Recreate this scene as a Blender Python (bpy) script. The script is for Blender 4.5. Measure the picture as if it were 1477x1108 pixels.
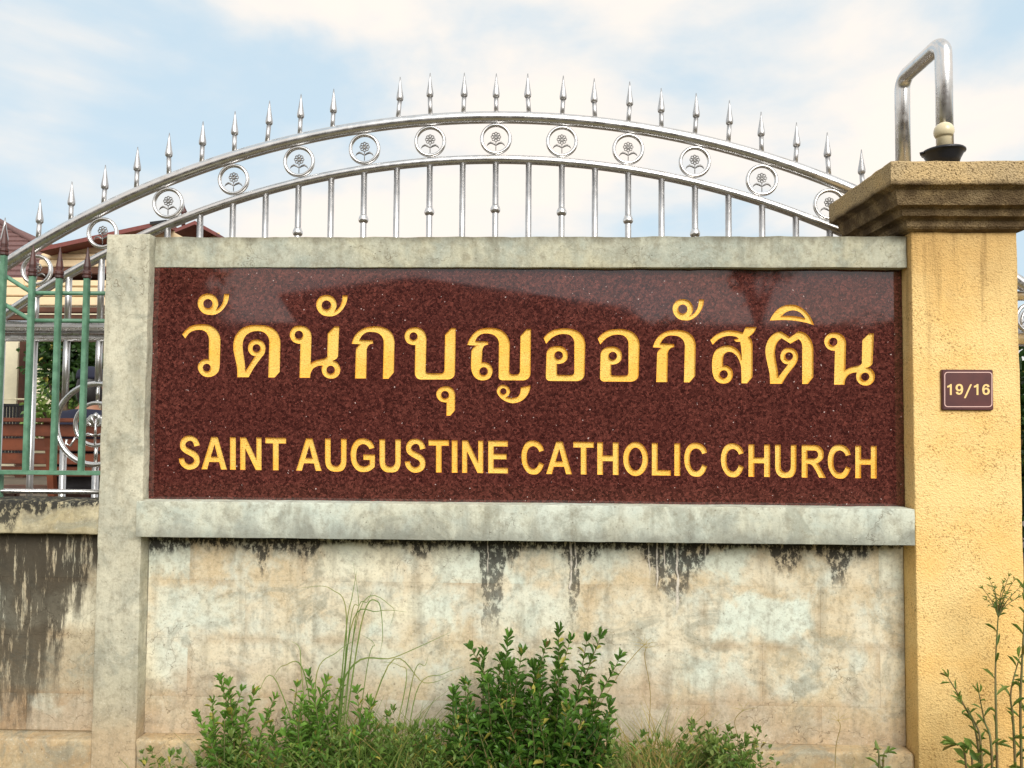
import bpy, bmesh, math, random
from mathutils import Vector, Matrix, noise
from mathutils.geometry import tessellate_polygon

random.seed(7)
S = bpy.context.scene
for o in list(bpy.data.objects):
    bpy.data.objects.remove(o)
C = S.collection
RAD = math.radians

# ------------------------------------------------------------------ camera
W, H, F = 1477.0, 1108.0, 1110.0
CAM = Vector((0, -2.95, 1.5))
pt, yw, rl = RAD(2.466), RAD(-1.373), RAD(0.431)
fw = Vector((math.sin(yw) * math.cos(pt), math.cos(yw) * math.cos(pt), math.sin(pt)))
rt0 = Vector((math.cos(yw), -math.sin(yw), 0))
up0 = rt0.cross(fw)
rt = math.cos(rl) * rt0 + math.sin(rl) * up0
up = -math.sin(rl) * rt0 + math.cos(rl) * up0
cd = bpy.data.cameras.new('camera')
cd.sensor_width = 36
cd.lens = F / W * 36
cd.clip_start, cd.clip_end = 0.05, 3000
co = bpy.data.objects.new('camera', cd)
C.objects.link(co)
m3 = Matrix((rt, up, -fw)).transposed()
co.matrix_world = Matrix.Translation(CAM) @ m3.to_4x4()
S.camera = co


def P(px, py, Y):
    """photo pixel -> point on the vertical plane at depth Y"""
    d = (px - W / 2) / F * rt - (py - H / 2) / F * up + fw
    return CAM + d * ((Y - CAM.y) / d.y)


# ------------------------------------------------------------------ light
SUN_EL, SUN_AZ = RAD(33), RAD(160)       # azimuth clockwise from +Y: the sun stands behind and to the right of the camera
wd = bpy.data.worlds.new('World')
S.world = wd
wd.use_nodes = True
S.view_settings.view_transform = 'Standard'
S.view_settings.look = 'None'
S.view_settings.exposure = 0.72
S.view_settings.gamma = 1
S.view_settings.use_curve_mapping = False
sl = bpy.data.lights.new('sun', 'SUN')
sl.energy = 2.2
sl.angle = RAD(38)
sl.color = (1.0, 0.97, 0.92)
so = bpy.data.objects.new('sun', sl)
C.objects.link(so)
sd = Vector((math.sin(SUN_AZ) * math.cos(SUN_EL), math.cos(SUN_AZ) * math.cos(SUN_EL), math.sin(SUN_EL)))
so.rotation_euler = sd.to_track_quat('Z', 'Y').to_euler()
so.location = (0, -6, 12)


class NT:
    def __init__(s, tree):
        s.t = tree
        s.t.nodes.clear()

    def n(s, typ, ins=None, **kw):
        nd = s.t.nodes.new(typ)
        for k, v in kw.items():
            setattr(nd, k, v)
        for k, v in (ins or {}).items():
            s.set(nd, k, v)
        return nd

    def set(s, nd, k, v):
        sk = nd.inputs[k]
        if isinstance(v, bpy.types.NodeSocket):
            s.t.links.new(v, sk)
        elif isinstance(v, tuple) and len(v) == 3 and sk.type == 'RGBA':
            sk.default_value = (*v, 1)
        else:
            sk.default_value = v

    def math(s, op, a, b=None, c=None, clamp=False):
        nd = s.n('ShaderNodeMath', operation=op, use_clamp=clamp)
        for i, v in enumerate((a, b, c)):
            if v is not None:
                s.set(nd, i, v)
        return nd.outputs[0]

    def mix(s, f, a, b, mode='MIX'):
        nd = s.n('ShaderNodeMix', data_type='RGBA', blend_type=mode)
        s.set(nd, 0, f); s.set(nd, 6, a); s.set(nd, 7, b)
        return nd.outputs[2]

    def noise(s, vec, scale, detail=4, rough=0.55, dist=0.0):
        nd = s.n('ShaderNodeTexNoise', {'Vector': vec, 'Scale': scale, 'Detail': detail, 'Roughness': rough, 'Distortion': dist})
        return nd.outputs['Fac']

    def step(s, v, lo, hi, a=0.0, b=1.0):
        nd = s.n('ShaderNodeMapRange', {'Value': v, 'From Min': lo, 'From Max': hi, 'To Min': a, 'To Max': b}, interpolation_type='SMOOTHSTEP')
        return nd.outputs[0]

    def scale(s, vec, sc, off=(0, 0, 0)):
        nd = s.n('ShaderNodeMapping', {'Vector': vec, 'Scale': sc, 'Location': off})
        return nd.outputs[0]

    def pos(s):
        return s.n('ShaderNodeNewGeometry').outputs['Position']

    def xyz(s, v):
        return s.n('ShaderNodeSeparateXYZ', {0: v}).outputs

    def out(s, col, rough=0.8, metal=0.0, bump=None, bstr=0.3, bdist=0.002, spec=0.5, trans=None, emis=None):
        b = s.n('ShaderNodeBsdfPrincipled', {'Base Color': col, 'Roughness': rough, 'Metallic': metal, 'Specular IOR Level': spec})
        if bump is not None:
            bn = s.n('ShaderNodeBump', {'Height': bump, 'Strength': bstr, 'Distance': bdist})
            s.set(b, 'Normal', bn.outputs[0])
        sh = b.outputs[0]
        if trans is not None:
            tr = s.n('ShaderNodeBsdfTranslucent', {'Color': trans})
            sh = s.n('ShaderNodeMixShader', {0: 0.3, 1: sh, 2: tr.outputs[0]}).outputs[0]
        o = s.n('ShaderNodeOutputMaterial')
        s.t.links.new(sh, o.inputs[0])


# sky: Nishita blue with thin cream cloud all round
t = NT(wd.node_tree)
sky = t.n('ShaderNodeTexSky', sky_type='NISHITA', sun_disc=False, sun_elevation=SUN_EL, sun_rotation=SUN_AZ,
          air_density=1.0, dust_density=2.2, ozone_density=1.0)
dirv = t.n('ShaderNodeTexCoord').outputs['Generated']
dv = t.scale(dirv, (1.0, 1.0, 2.1), (2.14, 4.21, -1.05))
n1 = t.noise(dv, 2.1, 7, 0.52, 0.25)
n2 = t.noise(t.scale(dirv, (1, 1, 1.7), (4.1, 2.2, 0.7)), 5.5, 5, 0.5)
cl = t.math('ADD', t.math('MULTIPLY', n1, 0.8), t.math('MULTIPLY', n2, 0.2))
cm = t.step(cl, 0.39, 0.57)
base_sky = t.mix(0.88, sky.outputs[0], (4.2, 5.25, 5.95))
skyc = t.mix(cm, base_sky, (6.8, 6.25, 5.7))
bg = t.n('ShaderNodeBackground', {'Color': skyc, 'Strength': 0.095})
wo = t.n('ShaderNodeOutputWorld')
t.t.links.new(bg.outputs[0], wo.inputs[0])


# ------------------------------------------------------------------ materials
def mat(name):
    m = bpy.data.materials.new(name)
    m.use_nodes = True
    return m, NT(m.node_tree)


def L(r, g, b):
    f = lambda c: (c / 255 / 12.92) if c / 255 <= 0.04045 else ((c / 255 + 0.055) / 1.055) ** 2.4
    return (f(r), f(g), f(b))


def float_curve(t, val, pts):
    nd = t.n('ShaderNodeFloatCurve', {'Factor': 1.0, 'Value': val})
    cu = nd.mapping.curves[0]
    pts = sorted(pts)
    while len(cu.points) < len(pts):
        cu.points.new(0.5, 0.5)
    for p, (x, y) in zip(cu.points, pts):
        p.location = (x, y)
        p.handle_type = 'VECTOR'
    nd.mapping.use_clip = False
    nd.mapping.update()
    return nd.outputs[0]


X0, X1 = -2.2, 1.5      # range of the stain profiles along the wall


def plaster(name, ca, cb, cc, streaks=None, ztop=None, dark=(0.028, 0.027, 0.024), drips=(), blocks=False, edge=None, low=None, seed=0.0, grime=None, amt=1.0, flen=0.42, sz=0.6, grey=L(142, 144, 130)):
    m, t = mat(name)
    p = t.pos()
    x, y, z = t.xyz(p)[0], t.xyz(p)[1], t.xyz(p)[2]
    ps = t.scale(p, (1, 1, 1), (seed, seed * 0.7, seed * 1.3))
    nA = t.step(t.noise(ps, 3.2, 6, 0.6, 0.6), 0.36, 0.66)
    nB = t.step(t.noise(ps, 9.0, 6, 0.62, 0.3), 0.42, 0.70)
    nC = t.noise(ps, 34.0, 6, 0.7)
    nS = t.noise(t.scale(ps, (1, 1, 0.12)), 22.0, 5, 0.6)      # runs downwards
    col = t.mix(nA, ca, cb)
    col = t.mix(t.math('MULTIPLY', nB, 0.7), col, cc)
    nD = t.step(t.noise(ps, 4.6, 7, 0.66, 1.6), 0.5, 0.64)
    col = t.mix(t.math('MULTIPLY', nD, 0.58), col, grey)
    if blocks:
        ob = t.n('ShaderNodeTexCoord').outputs['Object']
        rnd = t.n('ShaderNodeObjectInfo').outputs['Random']
        bx, bz = t.math('ABSOLUTE', t.xyz(ob)[0]), t.math('ABSOLUTE', t.xyz(ob)[2])
        wob = t.math('MULTIPLY', t.math('SUBTRACT', t.noise(ps, 6.0, 5, 0.62, 0.8), 0.5), 0.3)
        dx = t.math('ADD', t.math('SUBTRACT', bx, 0.155), wob)
        dz = t.math('ADD', t.math('SUBTRACT', bz, 0.066), wob)
        inside = t.step(t.math('MAXIMUM', dx, dz), 0.03, -0.035)
        pale = t.math('MULTIPLY', inside, t.step(rnd, 0.2, 0.8))
        tint = t.mix(t.step(t.noise(ps, 1.6, 2), 0.42, 0.58), L(214, 224, 210), L(230, 222, 194))
        col = t.mix(t.math('MULTIPLY', pale, 0.8), col, tint)
        # damp line along the joints
        j = t.step(t.math('MAXIMUM', t.math('SUBTRACT', bx, 0.213), t.math('SUBTRACT', bz, 0.103)), -0.022, 0.006)
        j = t.math('MULTIPLY', j, t.step(t.noise(ps, 5.0, 4), 0.42, 0.62))
        col = t.mix(t.math('MULTIPLY', j, 0.42), col, L(164, 136, 100))
    if low is not None:      # earth splashed up the foot of the wall
        zz = t.math('ADD', z, t.math('MULTIPLY', t.math('SUBTRACT', nA, 0.5), 0.16))
        col = t.mix(t.math('MULTIPLY', t.step(zz, low[1], low[0]), 0.6), col, low[2])
    # fine soiling
    col = t.mix(t.math('MULTIPLY', t.step(nC, 0.46, 0.68), 0.42), col, L(122, 112, 92))
    col = t.mix(t.math('MULTIPLY', t.step(nS, 0.48, 0.70), 0.36), col, L(124, 118, 100))
    nF = t.noise(ps, 110.0, 5, 0.75)
    col = t.mix(t.math('MULTIPLY', t.step(nF, 0.52, 0.68), 0.38), col, L(112, 104, 84))
    col = t.mix(t.math('MULTIPLY', t.step(nF, 0.44, 0.32), 0.3), col, L(232, 228, 212))
    # sparse dark pits and hairline cracks
    pit = t.n('ShaderNodeTexVoronoi', {'Vector': ps, 'Scale': 26.0}).outputs['Distance']
    col = t.mix(t.math('MULTIPLY', t.step(pit, 0.10, 0.05), 0.5), col, L(86, 78, 64))
    ck = t.n('ShaderNodeTexVoronoi', {'Vector': t.n('ShaderNodeVectorMath', {0: ps, 1: t.n('ShaderNodeTexNoise', {'Vector': ps, 'Scale': 6.0, 'Detail': 4}).outputs['Color']}, operation='ADD').outputs[0], 'Scale': 2.6}, feature='DISTANCE_TO_EDGE').outputs['Distance']
    crack = t.math('MULTIPLY', t.step(ck, 0.009, 0.002), t.step(t.noise(ps, 1.9, 3), 0.5, 0.6))
    col = t.mix(t.math('MULTIPLY', crack, 0.55), col, L(104, 88, 66))
    if grime is not None:    # (z of full grime, z of none, colour): algae band with a ragged edge
        zz = t.math('ADD', z, t.math('MULTIPLY', t.math('SUBTRACT', t.noise(t.scale(ps, (1, 1, 0.35)), 14.0, 6, 0.65), 0.5), grime[3]))
        col = t.mix(t.math('MULTIPLY', t.step(zz, grime[1], grime[0]), grime[4]), col, grime[2])
    if streaks:
        jx = t.math('ADD', t.math('MULTIPLY', t.math('SUBTRACT', t.noise(t.scale(ps, (1, 1, 0.5)), 26.0, 5, 0.65), 0.5), 0.045),
                    t.math('MULTIPLY', t.math('SUBTRACT', t.noise(ps, 5.0, 3), 0.5), 0.02))
        xw = t.math('ADD', x, jx)
        u = t.n('ShaderNodeMapRange', {'Value': xw, 'From Min': X0, 'From Max': X1}).outputs[0]
        ln = float_curve(t, u, [((sx - X0) / (X1 - X0), sl_) for sx, sl_ in streaks])
        nz = t.noise(t.scale(ps, (1, 1, 0.25)), 30.0, 7, 0.7)
        dd = t.math('MAXIMUM', t.math('SUBTRACT', ztop, z), 0.0)
        eff = t.math('MULTIPLY', t.math('ADD', ln, 0.028), t.math('ADD', 0.55, t.math('MULTIPLY', nz, 0.9)))
        q = t.math('DIVIDE', dd, eff)
        sm = t.step(q, 1.0, 0.62)
        hn = t.math('SUBTRACT', t.noise(t.scale(ps, (1, 1, sz)), 48.0, 7, 0.74), t.math('MULTIPLY', q, 0.10 if sz > 0.3 else 0.03))
        hole = t.step(hn, 0.36, 0.47, 0.08, 1.0)
        fade = t.n('ShaderNodeMapRange', {'Value': dd, 'From Min': 0.0, 'From Max': flen, 'To Min': 1.0, 'To Max': 0.5}).outputs[0]
        sm = t.math('MULTIPLY', t.math('MULTIPLY', sm, hole), t.math('MULTIPLY', fade, amt))
        col = t.mix(sm, col, dark)
    for dx_, z0_, z1_, w_ in drips:      # white lime runs
        jd = t.math('MULTIPLY', t.math('SUBTRACT', t.noise(t.scale(ps, (1, 1, 0.6)), 22.0, 3), 0.5), 0.03)
        ad = t.math('ABSOLUTE', t.math('SUBTRACT', t.math('ADD', x, jd), dx_))
        md = t.math('MULTIPLY', t.step(ad, w_, w_ * 0.4), t.step(z, z0_ - 0.02, z0_ + 0.01))
        col = t.mix(t.math('MULTIPLY', md, t.step(nC, 0.38, 0.5, 0.3, 0.85)), col, L(214, 206, 192))
    bump = t.math('ADD', t.math('MULTIPLY', nC, 0.5), t.math('ADD', t.math('MULTIPLY', t.noise(ps, 140.0, 3), 0.25), t.math('MULTIPLY', t.noise(ps, 11.0, 4, 0.6, 1.2), 1.4)))
    bump = t.math('SUBTRACT', bump, t.math('MULTIPLY', crack, 0.8))
    t.out(col, 0.9, bump=bump, bstr=0.45, bdist=0.006, spec=0.25)
    return m


def px2x(pts, py, Y, ppm=367.0):
    return [(P(a, py, Y).x, b / ppm) for a, b in pts]


st_main = px2x([(205, 30), (250, 26), (285, 12), (300, 20), (345, 16), (372, 26), (380, 62), (392, 22), (430, 26), (440, 40), (452, 36), (465, 8), (520, 6), (545, 14), (575, 8), (600, 30), (612, 36), (622, 12), (675, 16), (693, 22), (698, 150), (722, 150), (728, 26), (742, 44), (750, 14), (806, 16), (818, 36), (822, 150), (832, 150), (838, 24), (852, 34), (872, 12), (925, 16), (938, 42), (950, 96), (985, 100), (998, 60), (1014, 34), (1024, 8), (1052, 16), (1062, 5), (1108, 10), (1116, 42), (1148, 46), (1156, 8), (1180, 18), (1194, 30), (1200, 68), (1218, 66), (1228, 20), (1248, 24), (1262, 5), (1320, 6)], 790, 0.07)
st_main = [(X0, 0.03)] + st_main + [(X1, 0.02)]
st_left = [(X0, 0.9)] + px2x([(0, 330), (40, 310), (60, 330), (80, 200), (92, 260), (104, 110), (118, 150), (132, 60)], 800, 0.08) + [(X1, 0.05)]

M_BLOCK = plaster('plaster_over_blocks', L(222, 213, 188), L(204, 186, 152), L(206, 214, 202), st_main, 1.04, blocks=True,
                  low=(0.34, 0.56, L(172, 142, 110)), seed=0.0, amt=1.0, drips=[(P(a_, 830, 0.062).x, P(a_, b_, 0.062).z, 0, w_) for a_, b_, w_ in ((936, 830, 0.0035), (947, 845, 0.004), (958, 815, 0.004), (977, 880, 0.005), (822, 850, 0.004), (829, 825, 0.0035), (1019, 800, 0.004), (704, 822, 0.003))])
M_LEFT = plaster('plaster_left_bay', L(192, 180, 152), L(176, 160, 132), L(176, 174, 154), st_left, 1.04, dark=L(50, 45, 38), sz=0.14, blocks=True,
                 low=(0.30, 0.5, L(160, 122, 84)), seed=3.0, amt=0.95, flen=1.6)
M_COL = plaster('column_render', L(204, 200, 178), L(184, 180, 158), L(166, 166, 150), low=(0.2, 0.62, L(184, 150, 108)), seed=5.0)
M_BEAM = plaster('top_beam_render', L(178, 180, 164), L(192, 188, 162), L(154, 162, 152), seed=8.0,
                 grime=(2.215, 2.165, L(92, 84, 66), 0.09, 0.75))
M_LEDGE = plaster('ledge_render', L(204, 210, 196), L(198, 198, 178), L(178, 188, 178), seed=11.0,
                  grime=(1.03, 1.13, L(124, 126, 118), 0.26, 0.6))
M_LBEAM = plaster('left_beam_render', L(196, 186, 154), L(180, 168, 134), L(156, 150, 126), seed=14.0,
                  streaks=[(X0, 0.12)] + px2x([(0, 40), (22, 44), (30, 10), (60, 20), (80, 8), (110, 4), (140, 2)], 740, 0.02) + [(X1, 0)], ztop=1.17)
M_BASE = plaster('base_render', L(196, 172, 132), L(174, 148, 112), L(182, 172, 146), seed=17.0)


def m_roughcast():
    m, t = mat('yellow_roughcast')
    p = t.pos()
    z = t.xyz(p)[2]
    a = t.noise(p, 3.0, 5, 0.6)
    col = t.mix(t.step(a, 0.35, 0.65), L(236, 194, 122), L(238, 206, 142))
    sp = t.noise(p, 150.0, 4, 0.7)
    blotch = t.noise(p, 7.0, 5, 0.65)
    k = t.math('MULTIPLY', t.step(sp, 0.52, 0.66), t.step(blotch, 0.36, 0.66, 0.12, 0.9))
    col = t.mix(k, col, L(128, 88, 42))
    # weathering under the capital and on it
    zz = t.math('ADD', z, t.math('MULTIPLY', t.math('SUBTRACT', t.noise(t.scale(p, (1, 1, 0.3)), 11.0, 5), 0.5), 0.4))
    col = t.mix(t.math('MULTIPLY', t.step(zz, 1.80, 2.22), 0.6), col, L(176, 142, 92))
    rs = t.math('MULTIPLY', t.step(t.noise(t.scale(p, (1, 1, 0.05)), 26.0, 5, 0.6), 0.5, 0.68), t.step(z, 1.3, 2.15))
    col = t.mix(t.math('MULTIPLY', rs, 0.42), col, L(120, 92, 54))
    zf = t.math('ADD', z, t.math('MULTIPLY', t.math('SUBTRACT', t.noise(p, 9.0, 5), 0.5), 0.4))
    col = t.mix(t.math('MULTIPLY', t.step(zf, 0.75, 0.25), 0.35), col, L(164, 126, 74))
    vor = t.n('ShaderNodeTexVoronoi', {'Vector': p, 'Scale': 170.0}).outputs['Distance']
    h = t.math('ADD', t.math('MULTIPLY', vor, 0.6), t.math('MULTIPLY', t.noise(p, 95.0, 3), 0.9))
    t.out(col, 0.92, bump=h, bstr=0.75, bdist=0.005, spec=0.2)
    return m


def m_cap():
    m, t = mat('weathered_capital')
    p = t.pos()
    z = t.xyz(p)[2]
    sp = t.noise(p, 160.0, 4, 0.7)
    a = t.noise(p, 5.0, 5, 0.65)
    col = t.mix(t.step(a, 0.35, 0.65), L(200, 172, 124), L(182, 160, 122))
    col = t.mix(t.step(sp, 0.50, 0.66), col, L(86, 66, 40))
    # darker brown below the slab, across the mouldings, with a noisy edge
    zz = t.math('ADD', z, t.math('MULTIPLY', t.math('SUBTRACT', t.noise(p, 16.0, 5), 0.5), 0.03))
    darkening = t.math('MULTIPLY', t.step(zz, 2.378, 2.352), t.step(t.noise(p, 12.0, 4), 0.3, 0.6, 0.55, 0.95))
    col = t.mix(darkening, col, L(84, 68, 48))
    h = t.math('ADD', t.n('ShaderNodeTexVoronoi', {'Vector': p, 'Scale': 170.0}).outputs['Distance'], t.noise(p, 90.0, 3))
    t.out(col, 0.93, bump=h, bstr=0.7, bdist=0.005, spec=0.2)
    return m


def m_granite():
    m, t = mat('polished_red_granite')
    p = t.pos()
    wv = t.n('ShaderNodeVectorMath', {0: p, 1: t.n('ShaderNodeVectorMath', {0: t.n('ShaderNodeTexNoise', {'Vector': p, 'Scale': 60.0, 'Detail': 3}).outputs['Color'], 'Scale': 0.012}, operation='SCALE').outputs[0]}, operation='ADD').outputs[0]
    v1 = t.n('ShaderNodeTexVoronoi', {'Vector': wv, 'Scale': 125.0})
    v2 = t.n('ShaderNodeTexVoronoi', {'Vector': wv, 'Scale': 300.0})
    r1 = t.xyz(v1.outputs['Color'])[0]
    r2 = t.xyz(v2.outputs['Color'])[1]
    rp = t.n('ShaderNodeValToRGB', {0: r1})
    e = rp.color_ramp.elements
    e[0].position, e[0].color = 0.0, (*L(50, 22, 20), 1)
    e[1].position, e[1].color = 1.0, (*L(112, 60, 52), 1)
    for ps_, c_ in ((0.35, L(72, 36, 32)), (0.65, L(86, 44, 38)), (0.88, L(98, 53, 46))):
        q = rp.color_ramp.elements.new(ps_)
        q.color = (*c_, 1)
    col = t.mix(t.math('MULTIPLY', t.step(r2, 0.62, 0.9), 0.62), rp.outputs[0], L(40, 20, 19))
    col = t.mix(t.math('MULTIPLY', t.step(r2, 0.10, 0.02), 0.5), col, L(132, 76, 66))
    col = t.mix(t.math('MULTIPLY', t.step(t.noise(p, 2.5, 3), 0.4, 0.7), 0.2), col, L(60, 22, 22))
    col = t.mix(t.step(t.xyz(v2.outputs['Color'])[2], 0.9988, 0.9992), col, L(190, 170, 165))
    rg = t.step(t.noise(p, 4.0, 5), 0.3, 0.8, 0.03, 0.08)
    t.out(col, rg, spec=0.85)
    return m


def m_gold():
    m, t = mat('gilded_lettering')
    p = t.pos()
    g = t.noise(t.scale(p, (1, 1, 1.7)), 130.0, 6, 0.75)
    col = t.mix(t.step(t.noise(p, 9.0, 4), 0.35, 0.65), L(246, 196, 84), L(246, 206, 106))
    col = t.mix(t.math('MULTIPLY', t.step(g, 0.54, 0.64), 0.7), col, L(158, 104, 30))
    t.out(col, 0.48, metal=0.25, bump=g, bstr=0.9, bdist=0.0045)
    return m


def m_simple(name, col, rough=0.6, metal=0.0, var=0.25, nscale=12.0, bumps=0.15, col2=None, spec=0.5, trans=None, bscale=60.0):
    m, t = mat(name)
    p = t.pos()
    c2 = col2 or tuple(c * (1 - var) for c in col)
    c = t.mix(t.step(t.noise(p, nscale, 5, 0.6), 0.35, 0.65), col, c2)
    t.out(c, rough, metal, bump=t.noise(p, bscale, 4), bstr=bumps, bdist=0.003, spec=spec, trans=trans)
    return m


def m_steel():
    m, t = mat('stainless_steel')
    p = t.pos()
    col = t.mix(t.step(t.noise(p, 14.0, 5, 0.65), 0.5, 0.75), (0.72, 0.71, 0.70), (0.55, 0.52, 0.48))
    r = t.step(t.noise(p, 26.0, 4), 0.3, 0.75, 0.22, 0.36)
    t.out(col, r, 1.0, bump=t.noise(p, 30.0, 3), bstr=0.04, bdist=0.004)
    return m


def m_leaf(name, a, b, c, rough=0.42):
    m, t = mat(name)
    p = t.pos()
    rnd = t.n('ShaderNodeNewGeometry').outputs['Random Per Island']
    col = t.mix(rnd, a, b)
    col = t.mix(t.step(t.noise(p, 11.0, 3), 0.45, 0.7), col, c)
    col = t.mix(t.step(rnd, 0.955, 0.965), col, L(176, 164, 78))
    col = t.mix(t.step(rnd, 0.015, 0.01), col, L(120, 92, 56))
    t.out(col, rough, spec=0.4, trans=tuple(min(1, q * 1.5) for q in b))
    return m


M_ROUGH, M_CAP, M_GRAN, M_GOLD, M_STEEL = m_roughcast(), m_cap(), m_granite(), m_gold(), m_steel()
M_MATTE = m_simple('brushed_steel', (0.62, 0.61, 0.605), 0.40, 1.0, 0.2, 18.0, 0.05)
M_CAST = m_simple('cast_steel', (0.30, 0.29, 0.28), 0.5, 1.0, 0.3, 30.0, 0.05)
M_LEAF = m_leaf('shrub_leaf', L(62, 100, 38), L(130, 168, 72), L(82, 122, 50))
M_LEAF3 = m_leaf('glossy_shrub_leaf', L(46, 78, 30), L(104, 144, 58), L(62, 98, 40), 0.34)
M_LEAF2 = m_leaf('weed_leaf', L(66, 98, 42), L(120, 148, 70), L(132, 144, 80))
M_GRASS = m_leaf('grass_blade', L(74, 104, 46), L(120, 142, 72), L(150, 142, 86), 0.55)
M_DRY = m_leaf('dry_grass', L(150, 128, 72), L(176, 158, 100), L(140, 130, 80), 0.6)
M_DARKLEAF = m_leaf('tree_leaf', L(30, 54, 24), L(60, 90, 36), L(40, 64, 28), 0.5)
M_STEM = m_simple('green_stem', L(92, 104, 58), 0.7, col2=L(110, 92, 58))
M_BARK = m_simple('bark', L(96, 80, 60), 0.9, col2=L(66, 54, 42), bumps=0.6)
M_GREEN = m_simple('green_fence_paint', L(104, 146, 120), 0.45, col2=L(80, 120, 96), bumps=0.12, nscale=20)
M_RUST = m_simple('brown_spear_paint', L(84, 48, 42), 0.5, col2=L(60, 36, 34), bumps=0.2, nscale=30)
M_BLACK = m_simple('black_plastic', (0.012, 0.012, 0.016), 0.38, bumps=0.05)
M_BULB = m_simple('cream_bulb_glass', L(222, 208, 172), 0.25, var=0.08, bumps=0.0)
M_PLATE = m_simple('brown_plate_enamel', L(92, 52, 50), 0.35, col2=L(80, 46, 46), bumps=0.04)
M_PLATELINE = m_simple('plate_line_paint', L(228, 190, 180), 0.5, var=0.05, bumps=0)
M_DIGIT = m_simple('plate_digit_paint', L(240, 204, 132), 0.5, var=0.05, bumps=0)
M_WOOD = m_simple('bench_wood', L(120, 66, 44), 0.45, col2=L(92, 50, 34), nscale=5, bumps=0.2)
M_CREAM = m_simple('cream_siding', L(230, 206, 166), 0.7, var=0.08, bumps=0.1)
M_WHITE = m_simple('cream_wall', L(222, 214, 184), 0.85, var=0.08, bumps=0.1)
M_FASCIA = m_simple('dark_red_fascia', L(122, 66, 60), 0.6, var=0.2)
M_BROWN = m_simple('brown_timber', L(92, 56, 38), 0.7, var=0.3)
M_ROOF = m_simple('mauve_roof_tile', L(118, 86, 82), 0.85, col2=L(98, 72, 70), nscale=25, bumps=0.4)
M_DARKROOF = m_simple('grey_roof_sheet', L(84, 78, 74), 0.8, var=0.2)
M_SKIN = m_simple('skin', L(150, 104, 78), 0.55, var=0.08, bumps=0.05)
M_HAIR = m_simple('dark_hair', (0.012, 0.010, 0.010), 0.5, bumps=0.5, bscale=300)
M_NAVY = m_simple('navy_cloth', (0.012, 0.014, 0.035), 0.85, bumps=0.3)
M_TROUSER = m_simple('grey_cloth', (0.05, 0.05, 0.055), 0.85)
M_JOINT = m_simple('joint_mortar', L(176, 156, 124), 0.95, var=0.2, nscale=8)


def m_ground():
    m, t = mat('earth_and_turf')
    p = t.pos()
    col = t.mix(t.step(t.noise(p, 1.3, 6), 0.4, 0.62), L(132, 112, 80), L(96, 104, 58))
    col = t.mix(t.math('MULTIPLY', t.noise(p, 30.0, 4), 0.5), col, L(92, 80, 58))
    t.out(col, 0.95, bump=t.noise(p, 25.0, 5), bstr=0.6, bdist=0.03, spec=0.2)
    return m


M_GROUND = m_ground()
M_ROAD = m_simple('asphalt', (0.055, 0.053, 0.05), 0.9, var=0.3, nscale=40, bumps=0.5, bscale=200)
M_PAVE = m_simple('courtyard_concrete', L(112, 100, 84), 0.9, var=0.2, nscale=3)


# ------------------------------------------------------------------ mesh helpers
def link(name, me, m, parent=None, smooth=False):
    o = bpy.data.objects.new(name, me)
    C.objects.link(o)
    if m is not None:
        me.materials.append(m)
    if parent is not None:
        o.parent = parent
    if smooth:
        me.polygons.foreach_set('use_smooth', [True] * len(me.polygons))
    return o


def from_bm(name, bm, m, parent=None, smooth=False):
    me = bpy.data.meshes.new(name)
    bmesh.ops.recalc_face_normals(bm, faces=bm.faces)
    bm.to_mesh(me)
    bm.free()
    return link(name, me, m, parent, smooth)


def from_data(name, v, f, m, parent=None, smooth=False):
    me = bpy.data.meshes.new(name)
    me.from_pydata(v, [], f)
    me.update()
    return link(name, me, m, parent, smooth)


def empty(name, label, cat, loc=(0, 0, 0), group=None):
    o = bpy.data.objects.new(name, None)
    C.objects.link(o)
    o.location = loc
    o.empty_display_size = 0.1
    o['label'], o['category'] = label, cat
    if group:
        o['group'] = group
    # parts are modelled in world space: undo the root's own position
    return o


def adopt(root):
    """keep world placement of children after moving the root to the thing's base"""
    bpy.context.view_layer.update()
    inv = Matrix.Translation(root.location).inverted()
    for c in root.children:
        c.matrix_parent_inverse = inv


def tag(o, label, cat, group=None):
    o['label'], o['category'] = label, cat
    if group:
        o['group'] = group
    return o


def structure(o):
    o['kind'] = 'structure'
    return o


def add_box(bm, x0, x1, y0, y1, z0, z1, bevel=0.0):
    r = bmesh.ops.create_cube(bm, size=1.0)
    vs = r['verts']
    for v in vs:
        v.co = Vector((x0 + (v.co.x + 0.5) * (x1 - x0), y0 + (v.co.y + 0.5) * (y1 - y0), z0 + (v.co.z + 0.5) * (z1 - z0)))
    if bevel:
        es = list({e for v in vs for e in v.link_edges})
        bmesh.ops.bevel(bm, geom=es, offset=bevel, segments=2, affect='EDGES')


def box(name, x0, x1, y0, y1, z0, z1, m, parent=None, bevel=0.004):
    bm = bmesh.new()
    add_box(bm, x0, x1, y0, y1, z0, z1, bevel)
    return from_bm(name, bm, m, parent)


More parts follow.
